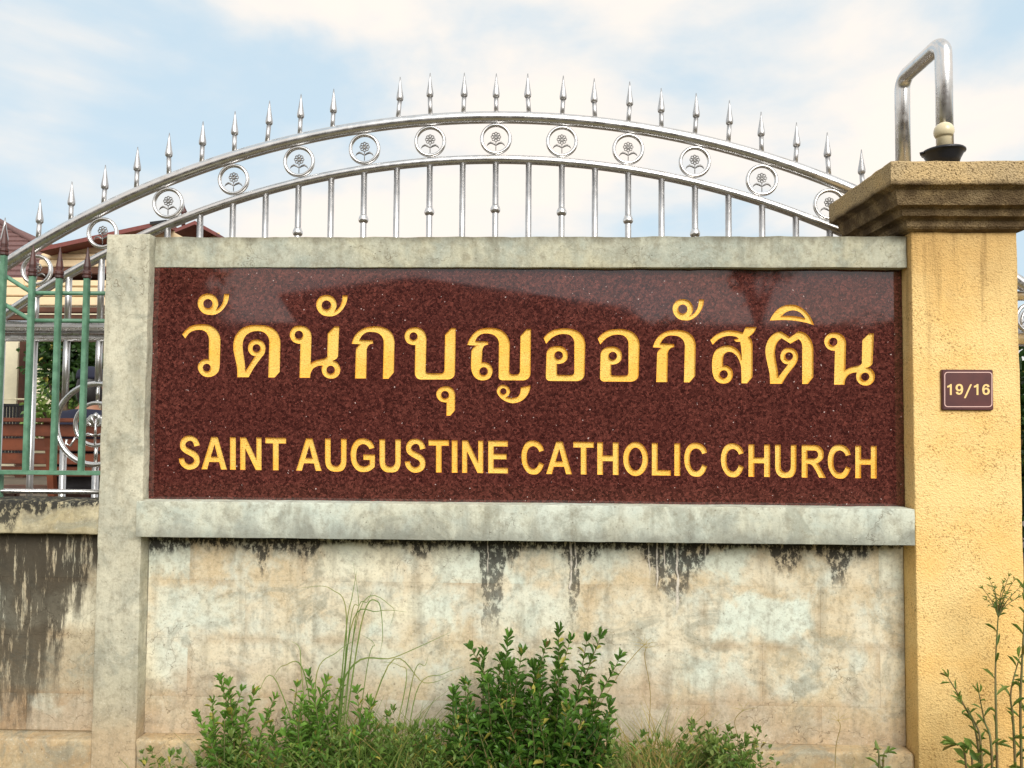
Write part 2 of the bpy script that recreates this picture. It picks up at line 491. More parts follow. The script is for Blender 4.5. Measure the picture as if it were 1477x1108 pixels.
def rough_box(name, x0, x1, y0, y1, z0, z1, m, parent=None, r=0.008, amp=0.003, cell=0.03, seed=0.0):
    """hand-rendered masonry: rounded arrises, faces that wander a few millimetres"""
    bm = bmesh.new()
    def cuts(a, b):
        n = max(1, int((b - a) / cell))
        n = min(n, 110)
        c = [a + (b - a) * i / n for i in range(n + 1)]
        c = [a, a + r * 0.35, a + r] + [q for q in c[1:-1] if a + r * 1.3 < q < b - r * 1.3] + [b - r, b - r * 0.35, b]
        return c
    xs, ys, zs = cuts(x0, x1), [y0, y0 + r * 0.35, y0 + r, y1 - r, y1], cuts(z0, z1)
    vmap = {}
    def vert(i, j, k):
        key = (i, j, k)
        if key not in vmap:
            q = Vector((xs[i], ys[j], zs[k]))
            cx, cy, cz = min(max(q.x, x0 + r), x1 - r), min(max(q.y, y0 + r), y1 - r), min(max(q.z, z0 + r), z1 - r)
            c0 = Vector((cx, cy, cz))
            d = q - c0
            if d.length > 1e-9:
                q = c0 + d.normalized() * min(r, d.length) if min(abs(d.x) > 1e-6, 1) + min(abs(d.y) > 1e-6, 1) + min(abs(d.z) > 1e-6, 1) > 1 else q
                n = d.normalized()
            else:
                n = Vector((0, -1, 0))
            w = noise.noise(q * 9 + Vector((seed, 0, 0))) * amp + noise.noise(q * 38 + Vector((0, seed, 0))) * amp * 0.55
            q = q + n * w
            vmap[key] = bm.verts.new(q)
        return vmap[key]
    nx, ny, nz = len(xs) - 1, len(ys) - 1, len(zs) - 1
    for i in range(nx):
        for k in range(nz):
            bm.faces.new((vert(i, 0, k), vert(i + 1, 0, k), vert(i + 1, 0, k + 1), vert(i, 0, k + 1)))
    for i in range(nx):
        for j in range(ny):
            for k in (0, nz):
                bm.faces.new((vert(i, j, k), vert(i + 1, j, k), vert(i + 1, j + 1, k), vert(i, j + 1, k)))
    for k in range(nz):
        for j in range(ny):
            for i in (0, nx):
                bm.faces.new((vert(i, j, k), vert(i, j, k + 1), vert(i, j + 1, k + 1), vert(i, j + 1, k)))
    bm.faces.new([vert(i, ny, k) for i, k in ((0, 0), (nx, 0), (nx, nz), (0, nz))])
    return from_bm(name, bm, m, parent, True)


def tube_into(bm, pts, rads, sides=10, caps=True):
    pts = [Vector(p) for p in pts]
    if not isinstance(rads, (list, tuple)):
        rads = [rads] * len(pts)
    n = len(pts)
    rings = []
    prev = None
    for i in range(n):
        tg = (pts[min(i + 1, n - 1)] - pts[max(i - 1, 0)]).normalized()
        if prev is None:
            a = Vector((0, 0, 1)) if abs(tg.z) < 0.9 else Vector((1, 0, 0))
            u = tg.cross(a).normalized()
        else:
            u = (prev - tg * prev.dot(tg)).normalized()
        prev = u
        v = tg.cross(u)
        rings.append([bm.verts.new(pts[i] + (u * math.cos(2 * math.pi * k / sides) + v * math.sin(2 * math.pi * k / sides)) * rads[i]) for k in range(sides)])
    for i in range(n - 1):
        for k in range(sides):
            bm.faces.new((rings[i][k], rings[i][(k + 1) % sides], rings[i + 1][(k + 1) % sides], rings[i + 1][k]))
    if caps:
        bm.faces.new(rings[0][::-1])
        bm.faces.new(rings[-1])


def tube(name, pts, rads, m, parent=None, sides=12):
    bm = bmesh.new()
    tube_into(bm, pts, rads, sides)
    o = from_bm(name, bm, m, parent, True)
    return o


def lathe_into(bm, base, prof, sides=14, axis=Vector((0, 0, 1))):
    """prof: (radius, height) pairs along z from base"""
    base = Vector(base)
    rings = []
    for r, h in prof:
        rings.append([bm.verts.new(base + Vector((max(r, 1e-5) * math.cos(2 * math.pi * k / sides), max(r, 1e-5) * math.sin(2 * math.pi * k / sides), h))) for k in range(sides)])
    for i in range(len(rings) - 1):
        for k in range(sides):
            bm.faces.new((rings[i][k], rings[i][(k + 1) % sides], rings[i + 1][(k + 1) % sides], rings[i + 1][k]))
    bm.faces.new(rings[0][::-1])
    bm.faces.new(rings[-1])


def lathe(name, base, prof, m, parent=None, sides=16, smooth=True):
    bm = bmesh.new()
    lathe_into(bm, base, prof, sides)
    o = from_bm(name, bm, m, parent, smooth)
    return o


def ring_into(bm, c, R, r, seg=40, sides=10, flat=1.0):
    """torus standing in the x-z plane"""
    c = Vector(c)
    g = []
    for i in range(seg):
        a = 2 * math.pi * i / seg
        d = Vector((math.cos(a), 0, math.sin(a)))
        g.append([bm.verts.new(c + d * (R + r * math.cos(2 * math.pi * k / sides)) + Vector((0, r * flat * math.sin(2 * math.pi * k / sides), 0))) for k in range(sides)])
    for i in range(seg):
        for k in range(sides):
            bm.faces.new((g[i][k], g[i][(k + 1) % sides], g[(i + 1) % seg][(k + 1) % sides], g[(i + 1) % seg][k]))


# ------------------------------------------------------------------ setting
def sheet(name, x0, x1, y0, y1, z, m):
    return structure(from_data(name, [(x0, y0, z), (x1, y0, z), (x1, y1, z), (x0, y1, z)], [(0, 1, 2, 3)], m))


sheet('ground', -600, 600, -600, 900, 0.0, M_GROUND)
sheet('road', -300, 300, -10.5, -4.2, 0.004, M_ROAD)
structure(box('courtyard', -60, 60, 0.2, 120, -0.4, 0.50, M_PAVE, None, 0))

# ------------------------------------------------------------------ the wall
wall = empty('boundary_wall', 'stained rendered concrete block wall framing the granite church sign', 'wall', (0, 0.1, 0))
XC0, XC1, XP = -1.664, -1.494, 1.436          # column left / right, pillar left
rough_box('column', XC0, XC1, 0.0, 0.19, -0.1, 2.205, M_COL, wall, 0.0035, 0.0035, seed=1)
rough_box('top_beam', XC1 + 0.001, XP - 0.001, 0.001, 0.188, 2.082, 2.203, M_BEAM, wall, 0.003, 0.0035, seed=2)
rough_box('ledge', XC1 + 0.001, P(1320, 760, -0.045).x, -0.045, 0.186, 1.036, 1.170, M_LEDGE, wall, 0.0025, 0.002, seed=3)
for v in wall.children[-1].data.vertices:      # the ledge leaves the column flush and stands proud at the pillar
    if v.co.y < 0.05:
        v.co.y += 0.041 * max(0.0, 1 - (v.co.x - XC1) / (XP - XC1))
rough_box('base_kerb', XC1 + 0.001, XP - 0.001, -0.004, 0.186, -0.1, 0.264, M_BASE, wall, 0.012, 0.004, seed=4)
rough_box('base_kerb', -3.4, XC0 - 0.001, 0.004, 0.186, -0.1, 0.258, M_BASE, wall, 0.012, 0.004, seed=5)
rough_box('ledge', -3.4, XC0 - 0.001, 0.012, 0.184, 1.032, 1.160, M_LBEAM, wall, 0.010, 0.004, seed=6)
box('backing', XC1 + 0.001, XP - 0.001, 0.0712, 0.17, 0.20, 1.05, M_JOINT, wall, 0)
box('backing', -3.4, XC0 - 0.001, 0.0812, 0.17, 0.20, 1.05, M_JOINT, wall, 0)
box('sign_backing', XC1 + 0.001, XP - 0.001, 0.066, 0.17, 1.14, 2.09, M_BASE, wall, 0)

# infill blocks, one mesh shared by all the whole ones
BL, BH, PX, PZ = 0.4425, 0.2225, 0.445, 0.225


def block_mesh(w, h, tag_):
    bm = bmesh.new()
    add_box(bm, -w / 2, w / 2, -0.008, 0.02, -h / 2, h / 2)
    es = [e for e in bm.edges if all(v.co.y < 0 for v in e.verts)]
    bmesh.ops.bevel(bm, geom=es, offset=0.0005, segments=1, affect='EDGES')
    me = bpy.data.meshes.new(tag_)
    bmesh.ops.recalc_face_normals(bm, faces=bm.faces)
    bm.to_mesh(me)
    bm.free()
    return me


def infill(x0, x1, yf, m, off):
    meshes = {}
    z_edges = [0.264, 0.405, 0.630, 0.855, 1.034]
    for r in range(4):
        za, zb = z_edges[r], z_edges[r + 1]
        xs = [x0]
        xx = x0 + (PX * 0.5 if r % 2 else PX) - off
        while xx < x1 - 0.06:
            if xx - xs[-1] > 0.05:
                xs.append(xx)
            xx += PX
        xs.append(x1)
        for a, b in zip(xs, xs[1:]):
            w, h = round(b - a - 0.0003, 4), round(zb - za - 0.0003, 4)
            if (w, h) not in meshes:
                me = block_mesh(w, h, 'block')
                me.materials.append(m)
                meshes[(w, h)] = me
            o = bpy.data.objects.new('block', meshes[(w, h)])
            C.objects.link(o)
            o.parent = wall
            o.location = ((a + b) / 2, yf + 0.008 + random.uniform(0, 0.0002), (za + zb) / 2)


infill(XC1 + 0.002, XP - 0.002, 0.062, M_BLOCK, 0.06)
infill(-3.3, XC0 - 0.002, 0.072, M_LEFT, 0.0)

# ------------------------------------------------------------------ pillar
pil = empty('gate_pillar', 'yellow roughcast gate pillar with weathered moulded capital and number plate', 'pillar', (1.64, 0.13, 0))
PY0, PY1, PXR = -0.03, 0.31, P(1467, 340, -0.03).x
ZS = P(1390, 331, PY0).z
rough_box('shaft', XP, PXR, PY0, PY1, -0.1, ZS, M_ROUGH, pil, 0.006, 0.0022, seed=9)
ZT = P(1280, 234, -0.15).z
ov = XP - P(1282, 250, -0.15).x
prof = [(0.002, ZS - 0.012), (0.022, ZS - 0.004), (0.030, ZS + 0.004), (0.032, ZS + 0.024), (0.042, ZS + 0.032), (0.060, ZS + 0.036), (0.064, ZS + 0.052), (0.066, ZS + 0.060), (0.076, ZS + 0.066), (0.092, ZS + 0.068)]
zb = ZT - 0.086
prof = [(o_, z_) for o_, z_ in prof if z_ < zb - 0.01] + [(ov - 0.028, zb - 0.012), (ov - 0.010, zb - 0.002), (ov - 0.002, zb), (ov, zb + 0.003), (ov, ZT - 0.006), (ov - 0.002, ZT - 0.001), (ov - 0.007, ZT)]
bm = bmesh.new()
rings = []
NS = 24
for o_, z_ in prof:
    x0, x1, y0, y1 = XP - o_, PXR + o_, PY0 - o_, PY1 + o_ * 0.75
    corners = [(x0, y0), (x1, y0), (x1, y1), (x0, y1)]
    ring = []
    for a, b in zip(corners, corners[1:] + corners[:1]):
        for i in range(NS):
            q = Vector((a[0] + (b[0] - a[0]) * i / NS, a[1] + (b[1] - a[1]) * i / NS, z_))
            w = noise.noise(q * 14) * 0.002 + noise.noise(q * 50) * 0.0015
            cdir = Vector((q.x - (XP + PXR) / 2, q.y - 0.14, 0)).normalized()
            ring.append(bm.verts.new(q + cdir * w + Vector((0, 0, w))))
    rings.append(ring)
for i in range(len(rings) - 1):
    n_ = len(rings[i])
    for k in range(n_):
        bm.faces.new((rings[i][k], rings[i][(k + 1) % n_], rings[i + 1][(k + 1) % n_], rings[i + 1][k]))
bm.faces.new(rings[-1])
bm.faces.new(rings[0][::-1])
from_bm('capital', bm, M_CAP, pil)
adopt(pil)

# ------------------------------------------------------------------ lettering outlines
def smooth(pts, seg=6):
    """closed outline through pts; a third value marks a corner"""
    n = len(pts)
    out = []
    for i in range(n):
        a, b = pts[i], pts[(i + 1) % n]
        ca, cb = len(a) > 2, len(b) > 2
        A, B = Vector(a[:2]), Vector(b[:2])
        if ca and cb:
            out.append(A)
            continue
        d = (B - A)
        Ta = (B - Vector(pts[i - 1][:2])) / 2 if not ca else None
        Tb = (Vector(pts[(i + 2) % n][:2]) - A) / 2 if not cb else None
        if Ta is not None:
            Ta = Ta.normalized() * d.length if Ta.length else d
        if Tb is not None:
            Tb = Tb.normalized() * d.length if Tb.length else d
        if Ta is None:
            Ta = d * 1.5 - Tb * 0.5
        if Tb is None:
            Tb = d * 1.5 - Ta * 0.5
        for k in range(seg):
            s = k / seg
            h00, h10, h01, h11 = 2 * s**3 - 3 * s**2 + 1, s**3 - 2 * s**2 + s, -2 * s**3 + 3 * s**2, s**3 - s**2
            out.append(A * h00 + Ta * h10 + B * h01 + Tb * h11)
    return out


def circ(cx, cy, r, ry=None, n=28):
    ry = ry or r
    return [Vector((cx + r * math.cos(2 * math.pi * k / n), cy + ry * math.sin(2 * math.pi * k / n))) for k in range(n)]


K = 1
TH = {}
TH['han'] = ((255, 415), [(540, 72, K), (598, 72, K), (585, 150), (545, 225), (490, 280), (430, 308), (370, 310), (310, 295), (262, 250), (240, 190), (250, 130), (290, 85), (355, 68), (420, 85), (460, 130), (473, 190), (462, 225), (447, 252, K), (490, 222), (525, 165)], [circ(355, 182, 53)])
TH['wo'] = ((255, 415), [(62, 532, K), (110, 475), (170, 435), (240, 420), (330, 420), (400, 440), (460, 490), (492, 555), (497, 640, K), (490, 890, K), (475, 955), (430, 1000), (370, 1020), (310, 1010), (262, 970), (240, 910), (255, 860), (295, 825), (340, 813), (365, 822, K), (368, 600, K), (362, 560), (340, 515), (300, 488), (240, 482), (180, 495), (135, 525), (97, 580, K)], [circ(342, 912, 45)])
TH['do'] = ((255, 415), [(690, 1022, K), (685, 900), (660, 780), (645, 690), (655, 590), (690, 520), (750, 462), (830, 432), (925, 427), (1010, 432), (1090, 460), (1150, 515), (1178, 590), (1182, 640, K), (1175, 962, K), (1115, 1025, K), (1045, 1025, K), (1055, 650, K), (1050, 580), (1020, 530), (975, 502), (925, 495), (860, 502), (800, 535), (765, 585), (752, 650), (758, 740), (775, 850), (782, 955, K), (895, 780, K), (850, 765), (820, 725), (813, 685), (828, 635), (865, 600), (915, 592), (965, 605), (1000, 640), (1012, 690), (1000, 750), (960, 805), (880, 915), (820, 1022, K)], [circ(910, 690, 45)])
TH['no'] = ((410, 415), [(175, 1028, K), (185, 640, K), (140, 635), (95, 610), (67, 560), (65, 520), (85, 475), (125, 442), (180, 435), (240, 445), (285, 480), (308, 530), (310, 590, K), (303, 862, K), (360, 832), (430, 815), (470, 805), (490, 785), (492, 750, K), (498, 520, K), (575, 443, K), (628, 443, K), (615, 760, K), (605, 800), (555, 832, K), (600, 850), (632, 895), (640, 940), (625, 990), (585, 1028), (535, 1038), (480, 1025), (440, 985), (427, 930), (435, 888, K), (380, 895), (330, 925), (302, 975), (295, 1028, K)], [circ(167, 538, 47), circ(530, 937, 47)])
TH['ko'] = ((410, 415), [(808, 1036, K), (818, 720, K), (825, 690), (862, 645, K), (770, 640, K), (800, 560), (850, 500), (920, 460), (1010, 443), (1100, 447), (1180, 475), (1235, 530), (1257, 600), (1258, 650, K), (1252, 965, K), (1190, 1040, K), (1125, 1040, K), (1135, 640, K), (1130, 590), (1105, 545), (1060, 515), (1000, 505), (940, 510), (890, 545), (858, 595, K), (1013, 603, K), (1013, 638, K), (975, 648), (945, 690), (942, 730, K), (935, 1036, K)], [])
TH['bo'] = ((575, 460), [(185, 600, K), (190, 298, K), (145, 295), (95, 268), (70, 215), (75, 165), (110, 118), (180, 97), (240, 105), (290, 145), (313, 195), (317, 250, K), (310, 570, K), (312, 605), (330, 620), (490, 620), (515, 605), (523, 570, K), (530, 180, K), (600, 105, K), (652, 103, K), (643, 610, K), (635, 650), (605, 680), (565, 692, K), (250, 692, K), (215, 680), (190, 645)], [circ(170, 198, 45)])
TH['u'] = ((575, 460), [(545, 1105, K), (548, 955, K), (490, 945), (450, 915), (430, 865), (440, 820), (480, 783), (540, 770), (600, 785), (635, 825), (645, 870, K), (643, 1045, K), (590, 1105, K)], [circ(530, 866, 44)])
TH['yo'] = ((660, 455), [(110, 338, K), (140, 265), (190, 200), (250, 160), (340, 143), (430, 147), (500, 170), (560, 225), (590, 290), (597, 340, K), (590, 620, K), (592, 650), (615, 672), (685, 672), (708, 650), (712, 600, K), (718, 235, K), (790, 157, K), (838, 155, K), (833, 660, K), (825, 695), (795, 728), (750, 742, K), (510, 740, K), (480, 728), (468, 700, K), (472, 340, K), (468, 295), (445, 250), (400, 218), (340, 207), (280, 212), (230, 245), (203, 293, K), (350, 300, K), (350, 335, K), (310, 345), (285, 390), (282, 440), (277, 535, K), (320, 535), (370, 560), (400, 620), (390, 680), (355, 725), (290, 742), (230, 730), (185, 690), (160, 630), (153, 570, K), (158, 410, K), (175, 375), (210, 343, K)], [circ(298, 637, 47)])
TH['yotail'] = ((660, 455), [(722, 822, K), (833, 797, K), (825, 850), (790, 920), (730, 975), (640, 1002), (560, 985), (490, 940), (450, 880), (455, 835), (490, 797), (530, 795), (575, 815), (600, 860), (590, 900), (555, 935, K), (630, 942), (680, 930), (710, 895)], [circ(523, 865, 35)])
TH['o'] = ((780, 455), [(32, 258, K), (80, 205), (150, 165), (240, 150), (330, 152), (420, 180), (480, 235), (505, 300), (508, 350, K), (500, 670, K), (490, 705), (460, 735), (415, 750, K), (105, 748, K), (72, 735), (57, 700, K), (65, 440, K), (80, 395), (120, 362), (190, 350), (250, 360), (295, 400), (308, 450), (300, 500), (260, 540), (210, 553), (185, 553, K), (185, 650, K), (190, 672), (210, 680), (350, 680), (375, 670), (383, 640, K), (383, 310, K), (370, 265), (330, 225), (270, 212), (200, 220), (130, 255), (62, 325, K)], [circ(205, 455, 47)])
TH['so'] = ((935, 420), [(1065, 1052, K), (1062, 900), (1055, 840), (1020, 755), (985, 715), (945, 695), (905, 695), (870, 720), (855, 770), (855, 852, K), (905, 855), (950, 890), (967, 945), (955, 1000), (920, 1040), (860, 1055), (800, 1040), (755, 995), (732, 920), (728, 830, K), (735, 760), (760, 690), (810, 645), (880, 625), (950, 627), (1010, 660), (1050, 710), (1072, 780, K), (1060, 640, K), (1050, 578, K), (1000, 575), (975, 550, K), (1030, 540, K), (1000, 520), (920, 510), (850, 525), (790, 560), (737, 612, K), (707, 558, K), (770, 500), (840, 465), (910, 450), (1000, 455), (1085, 475, K), (1110, 410, K), (1237, 410, K), (1210, 465), (1152, 520, K), (1180, 560), (1190, 610, K), (1190, 980, K), (1130, 1052, K)], [circ(863, 948, 46)])
TH['to'] = ((1095, 425), [(125, 1018, K), (118, 900), (90, 770), (72, 660), (80, 580), (115, 500), (170, 445), (240, 420, K), (265, 430, K), (352, 487, K), (440, 425, K), (460, 420, K), (530, 445), (590, 515), (615, 590), (618, 640, K), (618, 942, K), (555, 1020, K), (492, 1020, K), (492, 590, K), (480, 540), (450, 508, K), (358, 560, K), (258, 498, K), (215, 535), (190, 590), (180, 660), (190, 750), (210, 860), (218, 942, K), (332, 795, K), (285, 785), (250, 745), (243, 700), (258, 650), (295, 615), (345, 608), (395, 620), (430, 655), (445, 710), (430, 770), (390, 830), (320, 920), (260, 1018, K)], [circ(342, 702, 45)])
TH['i'] = ((1095, 425), [(120, 298, K), (160, 225), (220, 160), (290, 125), (365, 115), (440, 128), (510, 170), (570, 235), (605, 295), (625, 350, K), (540, 322), (420, 300), (300, 290), (200, 292)], [smooth([(260, 240, K), (310, 200), (370, 180), (430, 187), (480, 215), (528, 272, K), (430, 250), (340, 242)])])
Z1 = 7.9125
YG = 0.045          # face of the granite
glyphs = []         # each: list of loops of (x, z) on the granite face, outer loop first
for key, dx, dy in (('han', 0, 0), ('wo', 0, 0), ('do', 0, 0), ('han', 170.9, 2.0), ('no', 0, 0), ('ko', 0, 0), ('bo', 0, 0), ('u', 0, 0), ('yo', 0, 0), ('yotail', 0, 0), ('o', 0, 0), ('o', 78.1, 0.9), ('han', 685.0, 7.9), ('ko', 434.4, 5.2), ('so', 0, 0), ('to', 0, 0), ('i', 0, 0), ('no', 771.0, 10.0)):
    (ox, oy), outer, holes = TH[key]
    loops = []
    for lp in [smooth(outer)] + holes:
        pp = [P(ox + dx + q.x / Z1, oy + dy + q.y / Z1, YG) for q in lp]
        loops.append([(q.x, q.z) for q in pp])
    glyphs.append(loops)

# Latin capitals in a box of cap height 405, y down
def poly(*a):
    return [(x, y, K) for x, y in a]


def shift(pts, ox, oy):
    return [(p[0] - ox, p[1] - oy, *p[2:]) for p in pts]


LAT = {
    'S': ([shift([(330, 190, K), (318, 145), (285, 100), (235, 75), (205, 72), (150, 82), (105, 120), (85, 180), (95, 240), (140, 285), (200, 318), (245, 345), (262, 380), (240, 415), (200, 428), (160, 412), (140, 380), (135, 350, K), (70, 358, K), (80, 410), (115, 460), (165, 490), (210, 496), (270, 480), (315, 440), (330, 380), (318, 320), (280, 275), (215, 240), (170, 218), (150, 190), (165, 155), (210, 135), (245, 152), (262, 208, K)], 70, 84)], 260),
    'A': ([poly((0, 405), (126, 0), (204, 0), (320, 405), (247, 405), (222, 313), (98, 313), (72, 405)), poly((118, 247), (164, 92), (203, 247))], 320),
    'I': ([poly((0, 0), (72, 0), (72, 405), (0, 405))], 72),
    'N': ([poly((0, 405), (0, 0), (72, 0), (204, 268), (204, 0), (268, 0), (268, 405), (196, 405), (65, 140), (65, 405))], 268),
    'T': ([poly((0, 0), (258, 0), (258, 70), (165, 70), (165, 405), (94, 405), (94, 70), (0, 70))], 258),
    'U': ([[(0, 0, K), (70, 0, K), (70, 255, K), (74, 300), (97, 333), (135, 343), (172, 333), (195, 300), (200, 255, K), (200, 0, K), (270, 0, K), (268, 270, K), (260, 330), (232, 385), (190, 408), (135, 413), (75, 405), (25, 365), (5, 310), (0, 255, K)]], 270),
    'G': ([shift([(1045, 215, K), (1015, 150), (960, 112), (900, 100), (830, 115), (775, 175), (748, 260), (748, 340), (765, 420), (810, 485), (860, 515), (910, 520), (975, 508), (1048, 455, K), (1052, 300, K), (905, 300, K), (905, 367, K), (985, 370, K), (985, 420, K), (945, 445), (905, 450), (860, 435), (825, 385), (815, 315), (825, 240), (850, 195), (895, 172), (935, 180), (965, 205), (980, 235, K)], 747, 108)], 305),
    'E': ([poly((0, 0), (248, 0), (248, 70), (70, 70), (70, 163), (232, 163), (232, 230), (70, 230), (70, 336), (250, 336), (250, 405), (0, 405))], 250),
    'C': ([shift([(345, 205, K), (325, 150), (280, 105), (215, 85), (150, 95), (100, 140), (68, 225), (63, 300), (75, 380), (110, 450), (155, 495), (210, 508), (265, 500), (315, 450), (345, 378, K), (285, 352, K), (270, 395), (240, 430), (205, 437), (165, 415), (140, 370), (130, 300), (138, 220), (165, 175), (210, 155), (250, 170), (275, 198), (285, 225, K)], 62, 94)], 284),
    'H': ([poly((0, 0), (72, 0), (72, 165), (196, 165), (196, 0), (268, 0), (268, 405), (196, 405), (196, 235), (72, 235), (72, 405), (0, 405))], 268),
    'O': (['ell'], 312),
    'L': ([poly((0, 0), (72, 0), (72, 337), (238, 337), (238, 405), (0, 405))], 238),
    'R': ([shift([(1055, 100, K), (1220, 100, K), (1275, 114), (1318, 160), (1330, 215), (1315, 275), (1255, 325, K), (1300, 400), (1357, 507, K), (1275, 507, K), (1210, 385), (1175, 345), (1128, 335, K), (1128, 507, K), (1055, 507, K)], 1055, 101), shift([(1125, 168, K), (1215, 168, K), (1245, 180), (1260, 217), (1250, 255), (1215, 270, K), (1125, 270, K)], 1055, 101)], 302),
}
Z2 = 8.688
place = []
for off, items in ((250, (('S', 70, 330), ('A', 352, 672), ('I', 711, 783), ('N', 838, 1105), ('T', 1154, 1413))),
                   (420, (('A', 62, 382), ('U', 425, 695), ('G', 747, 1052), ('U', 1107, 1375))),
                   (580, (('S', 35, 292), ('T', 331, 588), ('I', 623, 695), ('N', 752, 1017), ('E', 1079, 1328))),
                   (745, (('C', 62, 345), ('A', 372, 695), ('T', 712, 970), ('H', 1012, 1280))),
                   (900, (('O', -10, 303), ('L', 350, 588), ('I', 632, 704), ('C', 755, 1042))),
                   (1035, (('C', 42, 328), ('H', 388, 657), ('U', 722, 988), ('R', 1055, 1357))),
                   (1110, (('C', 730, 1018), ('H', 1075, 1342)))):
    for ch, a, b in items:
        place.append((ch, off + a / Z2, off + b / Z2))
for ch, xa, xb in place:
    base = 677.0 + (xa - 300) * 0.01368
    cont, w = LAT[ch]
    loops = []
    sx = (xb - xa) / w
    lps = [circ(156, 203, 156, 213, 40), circ(156, 203, 86, 143, 32)] if cont[0] == 'ell' else [smooth(c_) for c_ in cont]
    for lp in lps:
        pp = [P(xa + q.x * sx, base - (405 - q.y) / 405 * 46.8 + (q.x * sx) * 0.01368, YG) for q in lp]
        loops.append([(q.x, q.z) for q in pp])
    glyphs.append(loops)


def area(lp):
    return 0.5 * sum(a[0] * b[1] - b[0] * a[1] for a, b in zip(lp, lp[1:] + lp[:1]))


def inset(lp, d):
    """move a loop by d towards its left side"""
    n = len(lp)
    out = []
    for i in range(n):
        a, b, c = Vector(lp[i - 1]), Vector(lp[i]), Vector(lp[(i + 1) % n])
        e1, e2 = (b - a), (c - b)
        if e1.length < 1e-7: e1 = e2
        if e2.length < 1e-7: e2 = e1
        n1, n2 = Vector((-e1.y, e1.x)).normalized(), Vector((-e2.y, e2.x)).normalized()
        nn = n1 + n2
        if nn.length < 1e-3:
            nn = n1
        nn.normalize()
        k = 1 / max(0.6, nn.dot(n1))
        out.append((b.x + nn.x * d * k, b.y + nn.y * d * k))
    return out


def fill(bm, loops, y):
    polys = [[Vector((x, z, 0)) for x, z in lp] for lp in loops]
    flat = [p for lp in polys for p in lp]
    vs = [bm.verts.new((p.x, y, p.y)) for p in flat]
    for tri in tessellate_polygon(polys):
        f = [vs[i] for i in tri]
        try:
            bm.faces.new(f)
        except ValueError:
            pass
    res, k = [], 0
    for lp in polys:
        res.append(vs[k:k + len(lp)])
        k += len(lp)
    return res


# ------------------------------------------------------------------ granite sign, letters cut 4 mm deep and gilded
gx0, gx1 = P(216, 550, YG).x - 0.012, XP - 0.0015
gz0, gz1 = 1.142, 2.088
gran = empty('granite_sign', 'polished red-brown granite slab with gilded Thai and English church name', 'sign', (0, YG, gz0))
bm = bmesh.new()
outs = []
for g in glyphs:
    lp = g[0] if area(g[0]) > 0 else g[0][::-1]
    outs.append(lp)
# the face is filled in cells that each hold a letter or a letter with its vowel mark
zmid = (min(p[1] for lp in outs[:18] for p in lp) + max(p[1] for lp in outs[18:] for p in lp)) / 2
for lo, hi, sub in ((zmid, gz1, outs[:18]), (gz0, zmid, outs[18:])):
    spans = sorted((min(p[0] for p in lp), max(p[0] for p in lp), lp) for lp in sub)
    cells = []
    for a_, b_, lp in spans:
        if cells and a_ < cells[-1][1] + 0.0005:
            cells[-1][1] = max(cells[-1][1], b_)
            cells[-1][2].append(lp)
        else:
            cells.append([a_, b_, [lp]])
    cutsx = [gx0] + [(p_[1] + q_[0]) / 2 for p_, q_ in zip(cells, cells[1:])] + [gx1]
    for i_, cell in enumerate(cells):
        fill(bm, [[(cutsx[i_], lo), (cutsx[i_ + 1], lo), (cutsx[i_ + 1], hi), (cutsx[i_], hi)]] + cell[2], YG)
for g in glyphs:
    for h in g[1:]:
        fill(bm, [h], YG)
for f in bm.faces:
    f.normal_update()
    if f.normal.y > 0:
        f.normal_flip()
me = bpy.data.meshes.new('slab')
bm.to_mesh(me); bm.free()
slab = link('slab', me, M_GRAN, gran)
box('slab_edge', gx0, gx1, YG + 0.0085, YG + 0.020, gz0, gz1, M_GRAN, slab, 0)
DEPTH, SL = 0.0075, 0.0022
for g in glyphs:
    bm = bmesh.new()
    floor_loops, top_loops = [], []
    for i, lp in enumerate(g):
        lp = lp if (area(lp) > 0) == (i == 0) else lp[::-1]     # outer ccw, holes cw: the letter lies on the left
        top_loops.append(lp)
        floor_loops.append(inset(lp, SL))
    fl = fill(bm, floor_loops, YG + DEPTH)
    for f in bm.faces:
        f.normal_update()
        if f.normal.y > 0:
            f.normal_flip()
    for lp, fv in zip(top_loops, fl):
        tv = [bm.verts.new((x, YG, z)) for x, z in lp]
        n = len(tv)
        for k in range(n):
            bm.faces.new((tv[k], tv[(k + 1) % n], fv[(k + 1) % n], fv[k]))
    me = bpy.data.meshes.new('letter')
    bm.to_mesh(me); bm.free()
    link('letter', me, M_GOLD, gran)
adopt(gran)

# ------------------------------------------------------------------ house number plate
Z3 = 9.236
YP = PY0 - 0.012
plate = empty('house_number_plate', 'small brown enamel plate reading 19/16 on the yellow pillar', 'number plate', (P(1396, 563, YP).x, YP, P(1396, 590, YP).z))
a, b = P(1320 + 358 / Z3, 500 + 305 / Z3, YP), P(1320 + 1048 / Z3, 500 + 848 / Z3, YP)
box('plate', a.x, b.x, YP, PY0 + 0.003, b.z, a.z, M_PLATE, plate, 0.0025)


def flat_shape(name, loops, y, m, parent, th=0.0008):
    bm = bmesh.new()
    fl = fill(bm, loops, y)
    for f in bm.faces:
        f.normal_update()
        if f.normal.y > 0:
            f.normal_flip()
    for fv in fl:
        bk = [bm.verts.new(v.co + Vector((0, th, 0))) for v in fv]
        n = len(fv)
        for k in range(n):
            bm.faces.new((fv[k], fv[(k + 1) % n], bk[(k + 1) % n], bk[k]))
    me = bpy.data.meshes.new(name)
    bm.to_mesh(me); bm.free()
    return link(name, me, m, parent)


def plate_xy(lp):
    pp = [P(1320 + q.x / Z3, 500 + q.y / Z3, YP - 0.0006) for q in lp]
    return [(q.x, q.z) for q in pp]


